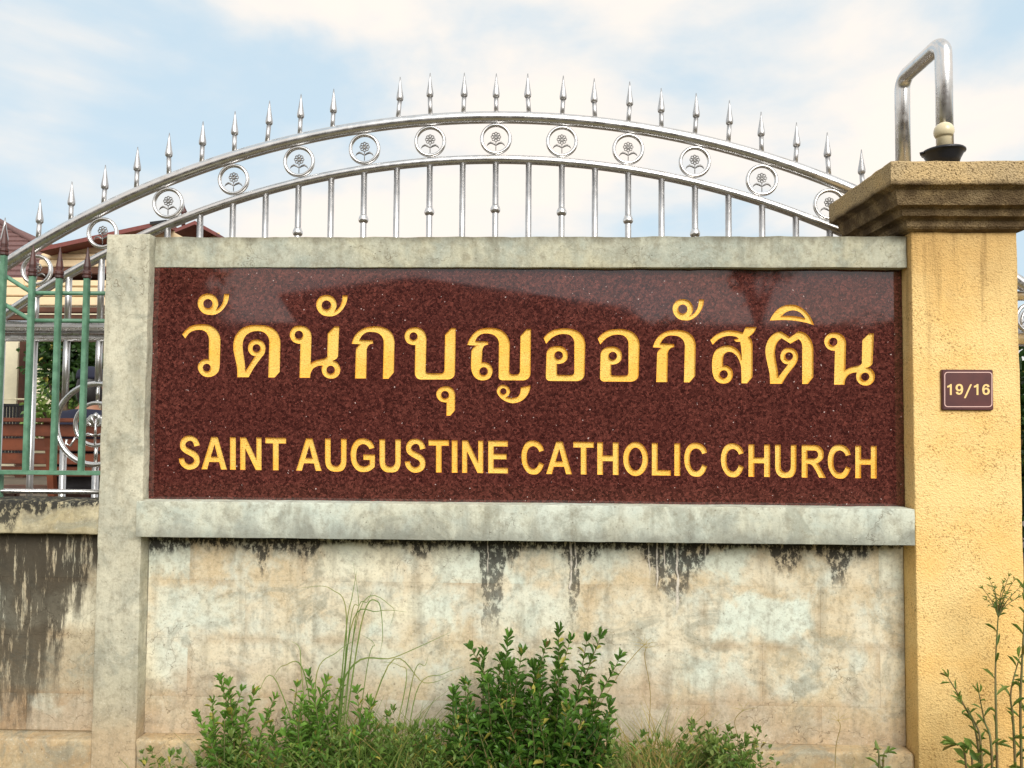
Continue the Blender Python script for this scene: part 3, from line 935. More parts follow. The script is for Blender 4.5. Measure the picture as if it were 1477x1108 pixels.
def rrect(x0, y0, x1, y1, r):
    out = []
    for cx, cy, a0 in ((x1 - r, y1 - r, 0), (x0 + r, y1 - r, 90), (x0 + r, y0 + r, 180), (x1 - r, y0 + r, 270)):
        for k in range(7):
            an = RAD(a0 + 15 * k)
            out.append(Vector((cx + r * math.cos(an), cy + r * math.sin(an))))
    return out


flat_shape('border_line', [plate_xy(rrect(390, 338, 1028, 806, 44)), plate_xy(rrect(400, 348, 1018, 796, 36))[::-1]], YP - 0.0006, M_PLATELINE, plate)
one = [(463, 645, K), (463, 540, K), (428, 548, K), (428, 524, K), (452, 515), (468, 500, K), (488, 500, K), (488, 645, K)]
nine = [(538, 548), (552, 512), (588, 498), (622, 510), (638, 550), (637, 592), (620, 628), (588, 642), (555, 632), (541, 606, K), (568, 600, K), (588, 620), (606, 607), (612, 582, K), (585, 595), (552, 582)]
flat_shape('digit', [plate_xy(smooth(one))], YP - 0.0006, M_DIGIT, plate)
flat_shape('digit', [plate_xy(smooth(nine)), plate_xy(circ(588, 547, 22, 26))], YP - 0.0006, M_DIGIT, plate)
flat_shape('slash', [plate_xy(smooth(poly((733, 503), (757, 503), (674, 687), (650, 687))))], YP - 0.0006, M_DIGIT, plate)
flat_shape('digit', [plate_xy(smooth([(p[0] + 355, *p[1:]) for p in one]))], YP - 0.0006, M_DIGIT, plate)
six = [(945 + (588 - p[0]), 571 + (571 - p[1]), *p[2:]) for p in nine]
flat_shape('digit', [plate_xy(smooth(six)), plate_xy(circ(945, 595, 22, 26))], YP - 0.0006, M_DIGIT, plate)
adopt(plate)

# ------------------------------------------------------------------ steel hoop and lamp on the capital
hx = P(1362, 150, 0.0).x
zt = P(1362, 60, 0.0).z
hoop = empty('steel_hoop', 'stainless steel pipe hoop standing on the pillar capital behind the bulb', 'hoop', (hx, 0.16, ZT))
yn, yf = 0.0, 0.33
R_ = 0.055
pts = [(hx, yn, ZT - 0.02), (hx, yn, zt - R_)]
for k in range(1, 8):
    an = RAD(90 * k / 8)
    pts.append((hx, yn + R_ - R_ * math.cos(an), zt - R_ + R_ * math.sin(an)))
pts += [(hx, yn + R_, zt), (hx, yf - R_, zt)]
for k in range(1, 8):
    an = RAD(90 * k / 8)
    pts.append((hx, yf - R_ + R_ * math.sin(an), zt - R_ + R_ * math.cos(an)))
pts += [(hx, yf, zt - R_), (hx, yf, ZT - 0.02)]
tube('pipe', pts, 0.0305, M_STEEL, hoop, 28)
for y_ in (yn, yf):
    lathe('foot_flange', (hx, y_, ZT - 0.002), [(0.048, 0.0), (0.048, 0.005), (0.033, 0.008)], M_STEEL, hoop, 20)
adopt(hoop)
lc = P(1361, 232, -0.095)
lamp = empty('bulb_lamp', 'round cream bulb in a black plastic holder on the pillar capital', 'lamp', (lc.x, lc.y, ZT))
hz = P(1361, 219, -0.095).z
bm = bmesh.new()
lathe_into(bm, (lc.x, lc.y, ZT - 0.001), [(0.048, 0.0), (0.056, (hz - ZT) * 0.45), (0.066, hz - ZT - 0.012), (0.069, hz - ZT - 0.006), (0.074, hz - ZT - 0.004), (0.074, hz - ZT + 0.002), (0.070, hz - ZT + 0.006), (0.058, hz - ZT + 0.010), (0.030, hz - ZT + 0.012)], 26)
o = from_bm('holder', bm, M_BLACK, lamp, True)
tube('hinge_tab', [(lc.x - 0.060, lc.y, hz - 0.001), (lc.x - 0.084, lc.y + 0.002, hz - 0.006), (lc.x - 0.081, lc.y + 0.004, hz - 0.014)], [0.006, 0.005, 0.002], M_BLACK, lamp, 8)
bz = P(1363, 190, -0.095).z
bp = [(0.024, hz - ZT + 0.010), (0.024, bz - ZT - 0.026), (0.028, bz - ZT - 0.020)] + [(0.035 * math.cos(RAD(q)), bz - ZT + 0.035 * math.sin(RAD(q))) for q in range(-35, 86, 10)] + [(0.001, bz - ZT + 0.0349)]
lathe('bulb', (lc.x + 0.003, lc.y, ZT), bp, M_BULB, lamp, 24)
adopt(lamp)

# ------------------------------------------------------------------ stainless arched gate behind the wall
YT = 0.52
sc = F / (YT - CAM.y)
def fit_circle(p, q, r):
    ax, az, bx, bz_, cx, cz = p.x, p.z, q.x, q.z, r.x, r.z
    d = 2 * (ax * (bz_ - cz) + bx * (cz - az) + cx * (az - bz_))
    ux = ((ax**2 + az**2) * (bz_ - cz) + (bx**2 + bz_**2) * (cz - az) + (cx**2 + cz**2) * (az - bz_)) / d
    uz = ((ax**2 + az**2) * (cx - bx) + (bx**2 + bz_**2) * (ax - cx) + (cx**2 + cz**2) * (bx - ax)) / d
    return ux, uz, math.hypot(ax - ux, az - uz)


GX, GZ, GR = fit_circle(P(98, 328, YT), P(715, 169.5, YT), P(1099, 227, YT))
GRL = GR - 62.5 / sc
ZR = P(70, 472, YT).z          # middle rail
gate = empty('arched_gate', 'stainless steel arched gate with spearheads and flower rings behind the wall', 'gate', (GX, YT, 0.5))


def arc(R, zend, n=90):
    a0 = math.asin(max(-1, min(1, (zend - GZ) / R)))
    return [(GX + R * math.cos(a0 + (math.pi - 2 * a0) * k / n), YT, GZ + R * math.sin(a0 + (math.pi - 2 * a0) * k / n)) for k in range(n + 1)]


r_big, r_low = 8.8 / sc, 6.6 / sc
up_arc = tube('top_arch', arc(GR, ZR, 110), r_big, M_STEEL, gate, 20)
tube('lower_arch', arc(GRL, ZR, 110), r_low, M_STEEL, gate, 18)
xl, xr = GX - math.sqrt(GR**2 - (ZR - GZ)**2), GX + math.sqrt(GR**2 - (ZR - GZ)**2)
tube('middle_rail', [(xl - 0.1, YT, ZR), (xr + 0.1, YT, ZR)], 9.5 / sc, M_STEEL, gate, 18)
tube('middle_rail', [(xl - 0.1, YT, ZR - 16 / sc), (xr + 0.1, YT, ZR - 16 / sc)], 5.5 / sc, M_STEEL, gate, 14)
tube('bottom_rail', [(xl - 0.1, YT, 0.56), (xr + 0.1, YT, 0.56)], 0.028, M_STEEL, gate, 14)
for x_ in (xl - 0.1, xr + 0.1):
    tube('end_post', [(x_, YT, 0.53), (x_, YT, ZR + 0.05)], 0.03, M_STEEL, gate, 14)
XB = P(715, 240, YT).x
SP = (P(1050, 240, YT).x - P(384, 240, YT).x) / 14.0
bars = [XB + SP * k for k in range(-16, 17)]
bcx, bcz = P(137, 612, YT).x, P(137, 612, YT).z
BIGR = 59 / sc
bar_r = 4.5 / sc
k0 = min(range(len(bars)), key=lambda i: abs(bars[i] - bcx))
bcx = bars[k0]
for k, x_ in enumerate(bars):
    zl = GZ + math.sqrt(max(0, GRL**2 - (x_ - GX)**2)) if abs(x_ - GX) < GRL else 0
    zu = GZ + math.sqrt(max(0, GR**2 - (x_ - GX)**2)) if abs(x_ - GX) < GR else 0
    if zl > ZR + 0.04:
        ub = tube('bar', [(x_, YT, ZR), (x_, YT, zl)], bar_r, M_MATTE, gate, 14)
        if (k - 16) % 2 == 0 and abs(k - 16) <= 10:
            zk = zl - 73 / sc
            if zk > ZR + 0.05:
                lathe('knob', (x_, YT, zk - 0.02), [(bar_r + 0.001, 0), (0.021, 0.006), (0.0235, 0.014), (0.022, 0.022), (0.018, 0.032), (bar_r + 0.001, 0.038)], M_STEEL, ub, 14)
    # lower bars stop at the big wreath
    d = abs(x_ - bcx)
    if d < BIGR - 0.01:
        h = math.sqrt(BIGR**2 - d * d)
        tube('bar', [(x_, YT, ZR - 16 / sc), (x_, YT, bcz + h)], bar_r, M_MATTE, gate, 12)
        tube('bar', [(x_, YT, bcz - h), (x_, YT, 0.56)], bar_r, M_MATTE, gate, 12)
    else:
        tube('bar', [(x_, YT, ZR - 16 / sc), (x_, YT, 0.56)], bar_r, M_MATTE, gate, 12)
    # spears; the fourth left of the middle has broken off
    if zu > ZR + 0.08 and (k - 16) != -4:
        jit = random.uniform(-0.008, 0.010)
        zt_ = zu + 68 / sc + jit
        lean = random.uniform(-0.009, 0.009)
        sp = tube('spear_shaft', [(x_, YT, zu + r_big * 0.6), (x_ + lean, YT, zt_ - 34 / sc)], 3.3 / sc, M_MATTE, gate, 12)
        lathe('spear_head', (x_ + lean, YT, zt_ - 36 / sc), [(3.8 / sc, 0), (5.0 / sc, 1.5 / sc), (5.3 / sc, 4.5 / sc), (5.1 / sc, 6.5 / sc), (3.6 / sc, 15 / sc), (1.7 / sc, 27 / sc), (0.5 / sc, 36 / sc)], M_MATTE, sp, 14)


def flower_into(bm, cx, cz, s, y):
    """pressed flower with eight petals on a stem over two leaves; s = ring inner radius"""
    for q in range(8):
        a = math.pi * q / 4
        ring_into(bm, (cx + math.cos(a) * s * 0.27, y, cz + s * 0.18 + math.sin(a) * s * 0.27), s * 0.105, s * 0.045, 12, 6)
    ring_into(bm, (cx, y, cz + s * 0.18), s * 0.10, s * 0.06, 14, 6)
    tube_into(bm, [(cx, y, cz - s * 0.2), (cx, y, cz - s * 0.92)], s * 0.035, 6)
    for sg in (-1, 1):
        p_ = [(0.0, -0.52), (0.2, -0.36), (0.42, -0.28), (0.6, -0.38), (0.72, -0.55)]
        tube_into(bm, [(cx + sg * u * s, y, cz + v * s) for u, v in p_], [s * 0.03, s * 0.075, s * 0.085, s * 0.06, s * 0.015], 6)


RM = (GR - r_big + GRL + r_low) / 2
rr = (GR - r_big - GRL - r_low) / 2
for k in range(-8, 9):
    x_ = XB + 2 * SP * k
    if abs(x_ - GX) > RM:
        continue
    z_ = GZ + math.sqrt(RM**2 - (x_ - GX)**2)
    if z_ < ZR - 0.02:
        continue
    bm = bmesh.new()
    ring_into(bm, (x_, YT, z_), rr - 0.0085, 0.0085, 44, 10, 1.3)
    rg = from_bm('ring', bm, M_STEEL, gate, True)
    bm = bmesh.new()
    flower_into(bm, x_, z_, rr - 0.016, YT)
    from_bm('flower', bm, M_CAST, rg, True)
# big wreath with a winged ornament
bm = bmesh.new()
ring_into(bm, (bcx, YT - 0.005, bcz), BIGR, 0.0125, 64, 12)
wr = from_bm('wreath_ring', bm, M_STEEL, gate, True)
bm = bmesh.new()
ring_into(bm, (bcx, YT - 0.005, bcz), 31 / sc, 0.009, 48, 10)
from_bm('inner_ring', bm, M_STEEL, wr, True)
bm = bmesh.new()
s_ = 30 / sc
for sg in (-1, 1):
    for q in range(6):
        a = RAD(25 + 12 * q)
        ln = s_ * (0.95 - 0.07 * q)
        tube_into(bm, [(bcx + sg * s_ * 0.08, YT - 0.01, bcz - s_ * 0.1), (bcx + sg * math.sin(a) * ln * 0.55, YT - 0.016, bcz + math.cos(a) * ln * 0.5), (bcx + sg * math.sin(a) * ln * 0.85, YT - 0.01, bcz + math.cos(a) * ln * 0.6 - s_ * 0.18)], [0.004, 0.009, 0.003], 7)
    tube_into(bm, [(bcx, YT - 0.01, bcz - s_ * 0.55), (bcx + sg * s_ * 0.35, YT - 0.01, bcz - s_ * 0.48), (bcx + sg * s_ * 0.75, YT - 0.01, bcz - s_ * 0.62)], [0.004, 0.007, 0.003], 7)
lathe_into(bm, (bcx, YT - 0.01, bcz + s_ * 0.25), [(0.002, 0), (0.013, 0.010), (0.013, 0.020), (0.002, 0.03)], 12)
tube_into(bm, [(bcx, YT - 0.01, bcz + s_ * 0.3), (bcx, YT - 0.01, bcz - s_)], 0.005, 8)
tube_into(bm, [(bcx, YT, bcz + s_), (bcx, YT, bcz + BIGR)], 0.008, 8)
tube_into(bm, [(bcx, YT, bcz - s_), (bcx, YT, bcz - BIGR)], 0.008, 8)
from_bm('winged_ornament', bm, M_STEEL, wr, True)
for sg in (-1, 1):
    bm = bmesh.new()
    tube_into(bm, [(bcx + sg * 31 / sc, YT, bcz - 0.06), (bcx + sg * 38 / sc, YT, bcz - 0.10), (bcx + sg * 45 / sc, YT, bcz - 0.09), (bcx + sg * 44 / sc, YT, bcz - 0.07)], 0.005, 8)
    from_bm('scroll', bm, M_STEEL, wr, True)
adopt(gate)

# other leaf, beyond the pillar
Y2 = 0.18
s2 = F / (Y2 - CAM.y)
leaf = empty('gate_leaf', 'stainless steel gate leaf with ringed frieze on the far side of the yellow pillar', 'gate', (2.6, Y2, 0.5))
x0, x1 = PXR + 0.02, PXR + 1.5
za, zb_ = P(1474, 427, Y2).z, P(1474, 489, Y2).z
tube('top_rail', [(x0, Y2, za), (x1, Y2, za)], 7 / s2, M_STEEL, leaf)
tube('frieze_rail', [(x0, Y2, zb_), (x1, Y2, zb_)], 9 / s2, M_STEEL, leaf)
tube('bottom_rail', [(x0, Y2, 0.56), (x1, Y2, 0.56)], 9 / s2, M_STEEL, leaf)
for x_ in (x0, x1):
    tube('stile', [(x_, Y2, 0.52), (x_, Y2, za + 0.01)], 0.008 if x_ == x0 else 0.025, M_STEEL, leaf)
rr2 = (za - zb_ - 16 / s2) / 2
for k in range(9):
    x_ = P(1487, 457, Y2).x + k * 0.16
    if x_ < x1 - 0.05:
        bm = bmesh.new()
        ring_into(bm, (x_, Y2, (za + zb_) / 2 - 1 / s2), rr2 - 0.008, 0.008, 36, 8)
        rg = from_bm('ring', bm, M_STEEL, leaf, True)
        bm = bmesh.new()
        flower_into(bm, x_, (za + zb_) / 2, rr2 - 0.014, Y2)
        from_bm('flower', bm, M_CAST, rg, True)
        tube('bar', [(x_ + 0.05, Y2, 0.56), (x_ + 0.05, Y2, zb_)], 0.012, M_STEEL, leaf)
adopt(leaf)

# ------------------------------------------------------------------ green picket fence on the left bay
YF = 0.09
sf = F / (YF - CAM.y)
fence = empty('picket_fence', 'green painted steel picket fence with brown spear tips on the wall', 'fence', (P(60, 720, YF).x, YF, 1.16))
xw = XC0 - 0.001
zr1, zr2, zr3 = P(100, 422, YF).z, P(100, 462, YF).z, P(80, 681, YF).z
px_ = [P(a, 420, YF).x for a in (4, 46, 85, 125)]
stp = (px_[3] - px_[1]) / 2
px_ = [px_[0] - stp * k for k in range(7, 0, -1)] + px_
tips = {len(px_) - 4: P(4, 324, YF).z, len(px_) - 3: P(47, 354, YF).z, len(px_) - 2: P(86, 357, YF).z, len(px_) - 1: P(126, 357, YF).z}
z0tip = P(4, 324, YF).z
for i, x_ in enumerate(px_):
    ztp = tips.get(i, z0tip + 0.02 * (len(px_) - 4 - i) - 0.0015 * (len(px_) - 4 - i) ** 2)
    w_ = 3.7 / sf
    pk = box('picket', x_ - w_, x_ + w_, YF - w_, YF + w_, zr3 - 0.01, ztp - 40 / sf, M_GREEN, fence, 0.002)
    bm = bmesh.new()
    zz = ztp - 46 / sf
    lathe_into(bm, (x_, YF, zz), [(5.2 / sf, 0), (6.3 / sf, 1 / sf), (6.3 / sf, 4 / sf), (5 / sf, 5 / sf), (6.2 / sf, 6.5 / sf), (6.2 / sf, 10 / sf), (4.6 / sf, 12 / sf), (5.2 / sf, 17 / sf), (3.2 / sf, 30 / sf), (0.5 / sf, 46 / sf)], 8)
    from_bm('spear_tip', bm, M_RUST, pk)
xb_ = px_[-3]
for zz, dz in ((zr1, P(2, 396, YF).z - zr1), (zr2, P(2, 437, YF).z - zr2)):
    tube('rail', [(px_[0] - 0.1, YF + 0.02, zz + dz * 1.3), (px_[-4] - 0.15, YF + 0.02, zz + dz * 1.5), (px_[-4] - 0.01, YF + 0.02, zz + dz), (xb_ - 0.02, YF + 0.02, zz + 0.006), (xb_ + 0.01, YF + 0.02, zz), (xw + 0.004, YF + 0.02, zz)], 3.2 / sf, M_GREEN, fence, 10)
box('rail', px_[0] - 0.1, xw + 0.004, YF - 0.012, YF + 0.022, zr3 - 4 / sf, zr3 + 2 / sf, M_GREEN, fence, 0.002)
tube('foot_bar', [(px_[0] - 0.1, YF + 0.05, 1.185), (xw + 0.004, YF + 0.05, 1.185)], 0.010, M_STEEL, fence, 10)
for x_ in (px_[3], px_[-4] - 0.02):
    box('fixing_lug', x_ - 0.012, x_ + 0.012, YF + 0.03, YF + 0.06, 1.15, zr3, M_GREEN, fence, 0.002)
adopt(fence)

# ------------------------------------------------------------------ church hall behind, left
YH = 7.0
hall = empty('church_hall', 'cream clad hall with dark red roof edges and shaded veranda behind the gate', 'building', (P(100, 500, YH).x, YH + 3, 0.5))
def hb(name, pa, pb, y0, y1, m, parent=hall, bevel=0.01):
    a, b = P(pa[0], pa[1], y0), P(pb[0], pb[1], y0)
    return box(name, min(a.x, b.x), max(a.x, b.x), y0, y1, min(a.z, b.z), max(a.z, b.z), m, parent, bevel)


for i, (ya, yb) in enumerate(((356, 365), (365.5, 374), (374.5, 385))):
    hb('siding_board', (62 - 3 * i, ya), (250, yb), YH + 1.0 - 0.02 * i, YH + 1.12 - 0.02 * i, M_CREAM)
hb('eave_board', (40, 386), (330, 396), YH + 0.5, YH + 1.3, M_BROWN)
hb('eave_board', (36, 397), (330, 412), YH + 0.9, YH + 1.35, M_BROWN)
for i, (ya, yb) in enumerate(((400, 413), (413.8, 427), (427.8, 441))):
    hb('siding_board', (-90, ya), (160 if i else 35, yb), YH + 0.20 - 0.02 * i, YH + 0.32 - 0.02 * i, M_CREAM)
hb('siding_board', (35, 404), (160, 413), YH + 0.20, YH + 0.32, M_CREAM)
hb('fascia', (-90, 442), (330, 452), YH, YH + 0.1, M_BROWN)
hb('fascia', (-90, 453), (330, 463), YH + 0.05, YH + 0.15, M_BROWN)
a = P(-90, 464, YH); b = P(330, 464, YH)
box('soffit', a.x, b.x, YH + 0.02, YH + 5, a.z - 0.06, a.z - 0.01, M_BROWN, hall, 0)
zb = P(0, 486, YH + 0.3).z
hb('beam', (-90, 466), (330, 486), YH + 0.3, YH + 0.5, M_BROWN)
box('wall', P(-200, 500, YH + 2.2).x, P(26, 500, YH + 2.2).x, YH + 2.2, YH + 2.4, 0.5, a.z - 0.06, M_WHITE, hall, 0)
box('wall', P(26, 500, YH + 4.4).x, P(330, 500, YH + 4.4).x, YH + 4.4, YH + 4.6, 0.5, a.z - 0.06, M_WHITE, hall, 0)
box('door', P(96, 500, YH + 4.3).x, P(135, 500, YH + 4.3).x, YH + 4.33, YH + 4.398, 0.5, 2.6, M_BROWN, hall, 0.01)
hb('post', (28, 486), (34, 700), YH + 1.9, YH + 2.1, M_BROWN)
hb('post', (148, 486), (156, 700), YH + 0.4, YH + 0.6, M_BROWN)


def beam_between(name, pa, pb, y, w, d, m, parent):
    a, b = P(*pa, y), P(*pb, y)
    bm = bmesh.new()
    v = []
    for q in (a, b):
        for yy in (y, y + d):
            for dz in (-w / 2, w / 2):
                v.append(bm.verts.new((q.x, yy, q.z + dz)))
    for f in ((0, 1, 3, 2), (4, 5, 7, 6), (0, 1, 5, 4), (2, 3, 7, 6), (0, 2, 6, 4), (1, 3, 7, 5)):
        bm.faces.new([v[i] for i in f])
    return from_bm(name, bm, m, parent)


beam_between('roof_edge', (56, 360), (236, 321), YH + 0.7, 0.06, 3.0, M_FASCIA, hall)
beam_between('gutter_end', (216, 322), (240, 319), YH + 0.6, 0.04, 0.25, M_BLACK, hall)
a, b = P(56, 362, YH + 0.9), P(236, 323, YH + 0.9)
from_data('gable_panel', [(a.x, YH + 1.05, a.z - 0.12), (P(270, 335, YH).x, YH + 1.05, a.z - 0.12), (P(270, 335, YH).x, YH + 1.05, b.z - 0.09), (b.x, YH + 1.05, b.z - 0.05), (a.x, YH + 1.05, a.z - 0.05)], [(0, 1, 2, 3, 4)], M_CREAM, hall)
beam_between('barge_board', (252, 333), (281, 321), YH + 0.4, 0.05, 2.0, M_FASCIA, hall)
beam_between('barge_board', (281, 321), (312, 338), YH + 0.4, 0.05, 2.0, M_FASCIA, hall)
fin = P(265, 312, YH + 1.5)
lathe('finial', (fin.x, fin.y, fin.z - 0.15), [(0.03, 0), (0.02, 0.1), (0.022, 0.16), (0.05, 0.20), (0.045, 0.23), (0.012, 0.30), (0.003, 0.34)], M_RUST, hall, 12)
# veranda rail
for i in range(14):
    q = P(-26 + i * 4.6, 590, YH + 1.2)
    box('baluster', q.x - 0.012, q.x + 0.012, q.y, q.y + 0.03, 0.9, P(0, 585, YH + 1.2).z, M_BLACK, hall, 0)
hb('hand_rail', (-60, 582), (36, 587), YH + 1.18, YH + 1.25, M_BLACK)
hb('hand_rail', (-60, 574), (36, 577), YH + 1.18, YH + 1.22, M_WHITE)
adopt(hall)

# farther house: tiled hip roof
YR = 16.0
house = empty('tiled_house', 'house with mauve brown tiled hip roof showing above the left fence tip', 'house', (P(-150, 420, YR).x, YR + 4, 0.5))
pk_, e1 = P(-40, 300, YR + 3.5), P(150, 408, YR)
lf = P(-420, 408, YR)
rows = 16
bm = bmesh.new()
for r_i in range(rows):
    f0, f1 = r_i / rows, (r_i + 1.15) / rows
    def pt_(f, side):
        z_ = e1.z + (pk_.z - e1.z) * f
        y_ = YR + 3.5 * f
        xx = (e1.x + (pk_.x - e1.x) * f) if side else (lf.x + (pk_.x - 3.0 - lf.x) * f)
        return Vector((xx, y_, z_))
    q = [pt_(f0, 0), pt_(f0, 1), pt_(f1, 1), pt_(f1, 0)]
    up_ = Vector((0, -0.02, 0.05))
    v = [bm.verts.new(p_) for p_ in (q[0] + up_, q[1] + up_, q[2], q[3], q[0], q[1])]
    bm.faces.new((v[0], v[1], v[2], v[3]))
    bm.faces.new((v[4], v[5], v[1], v[0]))
from_bm('roof', bm, M_ROOF, house)
tube('hip_ridge', [(e1.x, e1.y, e1.z + 0.03), (pk_.x, pk_.y, pk_.z + 0.06)], 0.09, M_ROOF, house, 8)
tube('roof_ridge', [(pk_.x, pk_.y, pk_.z + 0.06), (pk_.x - 3.0, pk_.y, pk_.z + 0.06)], 0.09, M_ROOF, house, 8)
from_data('roof_side', [tuple(e1), tuple(pk_), (e1.x, YR + 7, e1.z)], [(0, 1, 2)], M_ROOF, house)
box('wall', lf.x + 0.5, e1.x - 0.5, YR + 0.6, YR + 6, 0.5, e1.z, M_WHITE, house, 0)
adopt(house)

# ------------------------------------------------------------------ bench and seated person
YB = 2.30
bench = empty('wooden_bench', 'brown slatted wooden bench standing in the courtyard behind the gate', 'bench', (P(60, 650, YB).x, YB + 0.2, 0.5))
bxa, bxb = P(-70, 650, YB).x, P(190, 650, YB).x
for i, (ya, yb) in enumerate(((603, 609), (612, 630), (633, 651), (655, 671), (675, 689))):
    za_, zb_ = P(60, yb, YB).z, P(60, ya, YB).z
    lean = 0.03 * i
    box('slat', bxa, bxb, YB + lean - (0.02 if i == 0 else 0), YB + lean + 0.03, za_, zb_, M_WOOD, bench, 0.005)
zs_ = 0.93
for i in range(5):
    box('seat_slat', bxa, bxb, YB + 0.16 + i * 0.09, YB + 0.235 + i * 0.09, zs_, zs_ + 0.025, M_WOOD, bench, 0.004)
for x_ in (bxa + 0.08, P(66, 650, YB).x, bxb - 0.08):
    bm = bmesh.new()
    add_box(bm, x_ - 0.022, x_ + 0.022, YB + 0.14, YB + 0.185, 0.5, 1.1)
    for v in bm.verts:
        if v.co.z > 1.0:
            v.co += Vector((-0.03, -0.10, 0.36))
    from_bm('leg', bm, M_WOOD, bench)
    box('leg', x_ - 0.022, x_ + 0.022, YB + 0.54, YB + 0.585, 0.5, zs_ - 0.001, M_WOOD, bench, 0.003)
    box('brace', x_ - 0.015, x_ + 0.015, YB + 0.19, YB + 0.535, zs_ - 0.055, zs_ - 0.002, M_WOOD, bench, 0.003)
adopt(bench)


def skin_mesh(name, verts, edges, rads, m, parent, root=0, sub=2):
    me = bpy.data.meshes.new(name)
    me.from_pydata(verts, edges, [])
    o = link(name, me, m, parent)
    md = o.modifiers.new('skin', 'SKIN')
    md.use_smooth_shade = True
    for i, sv in enumerate(me.skin_vertices[0].data):
        r = rads[i]
        sv.radius = r if isinstance(r, tuple) else (r, r)
        sv.use_root = (i == root)
    sb = o.modifiers.new('sub', 'SUBSURF')
    sb.levels = sb.render_levels = sub
    # bake so that the part is a plain mesh
    dg = bpy.context.evaluated_depsgraph_get()
    me2 = bpy.data.meshes.new_from_object(o.evaluated_get(dg))
    o.modifiers.clear()
    o.data = me2
    bpy.data.meshes.remove(me)
    me2.polygons.foreach_set('use_smooth', [True] * len(me2.polygons))
    return o


hp = P(131, 566, 2.62)
hxp, hyp = hp.x, 2.62
per = empty('person', 'person in navy shirt and dark cap seated on the bench, back turned', 'person', (hxp, hyp, 0.5))
sz = zs_ + 0.025 + 0.10
body_v = [(0, 0, sz), (0, -0.03, sz + 0.22), (0, -0.04, sz + 0.40), (0, -0.03, sz + 0.47), (0, -0.01, sz + 0.53), (0, 0.0, sz + 0.60), (0, 0.012, sz + 0.68)]
body_e = [(0, 1), (1, 2), (2, 3), (3, 4), (4, 5), (5, 6)]
body_r = [(0.15, 0.10), (0.145, 0.095), (0.15, 0.09), (0.09, 0.07), (0.055, 0.055), (0.073, 0.085), (0.066, 0.078)]
for sg in (-1, 1):
    b0 = len(body_v)
    body_v += [(sg * 0.17, -0.03, sz + 0.40), (sg * 0.21, 0.0, sz + 0.16), (sg * 0.15, 0.20, sz + 0.03), (sg * 0.10, 0.29, sz + 0.02)]
    body_e += [(2, b0), (b0, b0 + 1), (b0 + 1, b0 + 2), (b0 + 2, b0 + 3)]
    body_r += [0.055, 0.042, 0.03, 0.026]
    b1 = len(body_v)
    body_v += [(sg * 0.09, 0.05, sz - 0.02), (sg * 0.11, 0.42, sz - 0.02), (sg * 0.11, 0.44, 0.60), (sg * 0.12, 0.56, 0.535)]
    body_e += [(0, b1), (b1, b1 + 1), (b1 + 1, b1 + 2), (b1 + 2, b1 + 3)]
    body_r += [0.085, 0.058, 0.042, 0.034]
off = Vector((hxp, hyp, 0))
bv = [tuple(Vector(v) + off) for v in body_v]
skin_mesh('body', bv, body_e, body_r, M_SKIN, per)
grow = lambda rs, k: [tuple(q + k for q in r) if isinstance(r, tuple) else r + k for r in rs]
# shirt over trunk and upper arms
sv = [bv[i] for i in (0, 1, 2, 3)]
se = [(0, 1), (1, 2), (2, 3)]
srad = grow([body_r[i] for i in (0, 1, 2)], 0.03) + [(0.115, 0.10)]
for b0 in (7, 15):
    j = len(sv)
    sv += [bv[b0], bv[b0 + 1]]
    se += [(2, j), (j, j + 1)]
    srad += [0.082, 0.064]
skin_mesh('shirt', sv, se, srad, M_NAVY, per)
tv_, te_, tr_ = [bv[0]], [], [(0.16, 0.11)]
for b1 in (11, 19):
    j = len(tv_)
    tv_ += [bv[b1], bv[b1 + 1], bv[b1 + 2]]
    te_ += [(0, j), (j, j + 1), (j + 1, j + 2)]
    tr_ += [0.097, 0.07, 0.056]
skin_mesh('trousers', tv_, te_, tr_, M_TROUSER, per)
bm = bmesh.new()
bmesh.ops.create_uvsphere(bm, u_segments=24, v_segments=16, radius=1.0)
for v in list(bm.verts):
    n_ = noise.noise(v.co * 5) * 0.03
    v.co = Vector((v.co.x * (0.088 + n_ * 0.1), v.co.y * 0.10 - 0.012, v.co.z * 0.155)) + off + Vector((0, 0.0, sz + 0.625))
bmesh.ops.delete(bm, geom=[v for v in bm.verts if v.co.y > hyp + 0.045 and v.co.z < sz + 0.70], context='VERTS')
from_bm('hair', bm, M_HAIR, per, True)
bm = bmesh.new()
lathe_into(bm, (hxp, hyp, sz + 0.70), [(0.098, 0), (0.100, 0.02), (0.092, 0.06), (0.06, 0.085), (0.01, 0.095)], 24)
tube_into(bm, [(hxp - 0.05, hyp + 0.10, sz + 0.705), (hxp, hyp + 0.16, sz + 0.70), (hxp + 0.05, hyp + 0.10, sz + 0.705)], [0.02, 0.03, 0.02], 8)
from_bm('cap', bm, M_NAVY, per, True)
for sg in (-1, 1):
    bm = bmesh.new()
    bmesh.ops.create_uvsphere(bm, u_segments=10, v_segments=8, radius=1.0)
    for v in bm.verts:
        v.co = Vector((v.co.x * 0.012 + sg * 0.086, v.co.y * 0.02 + 0.01, v.co.z * 0.032 + sz + 0.64)) + off
    from_bm('ear', bm, M_SKIN, per, True)
adopt(per)


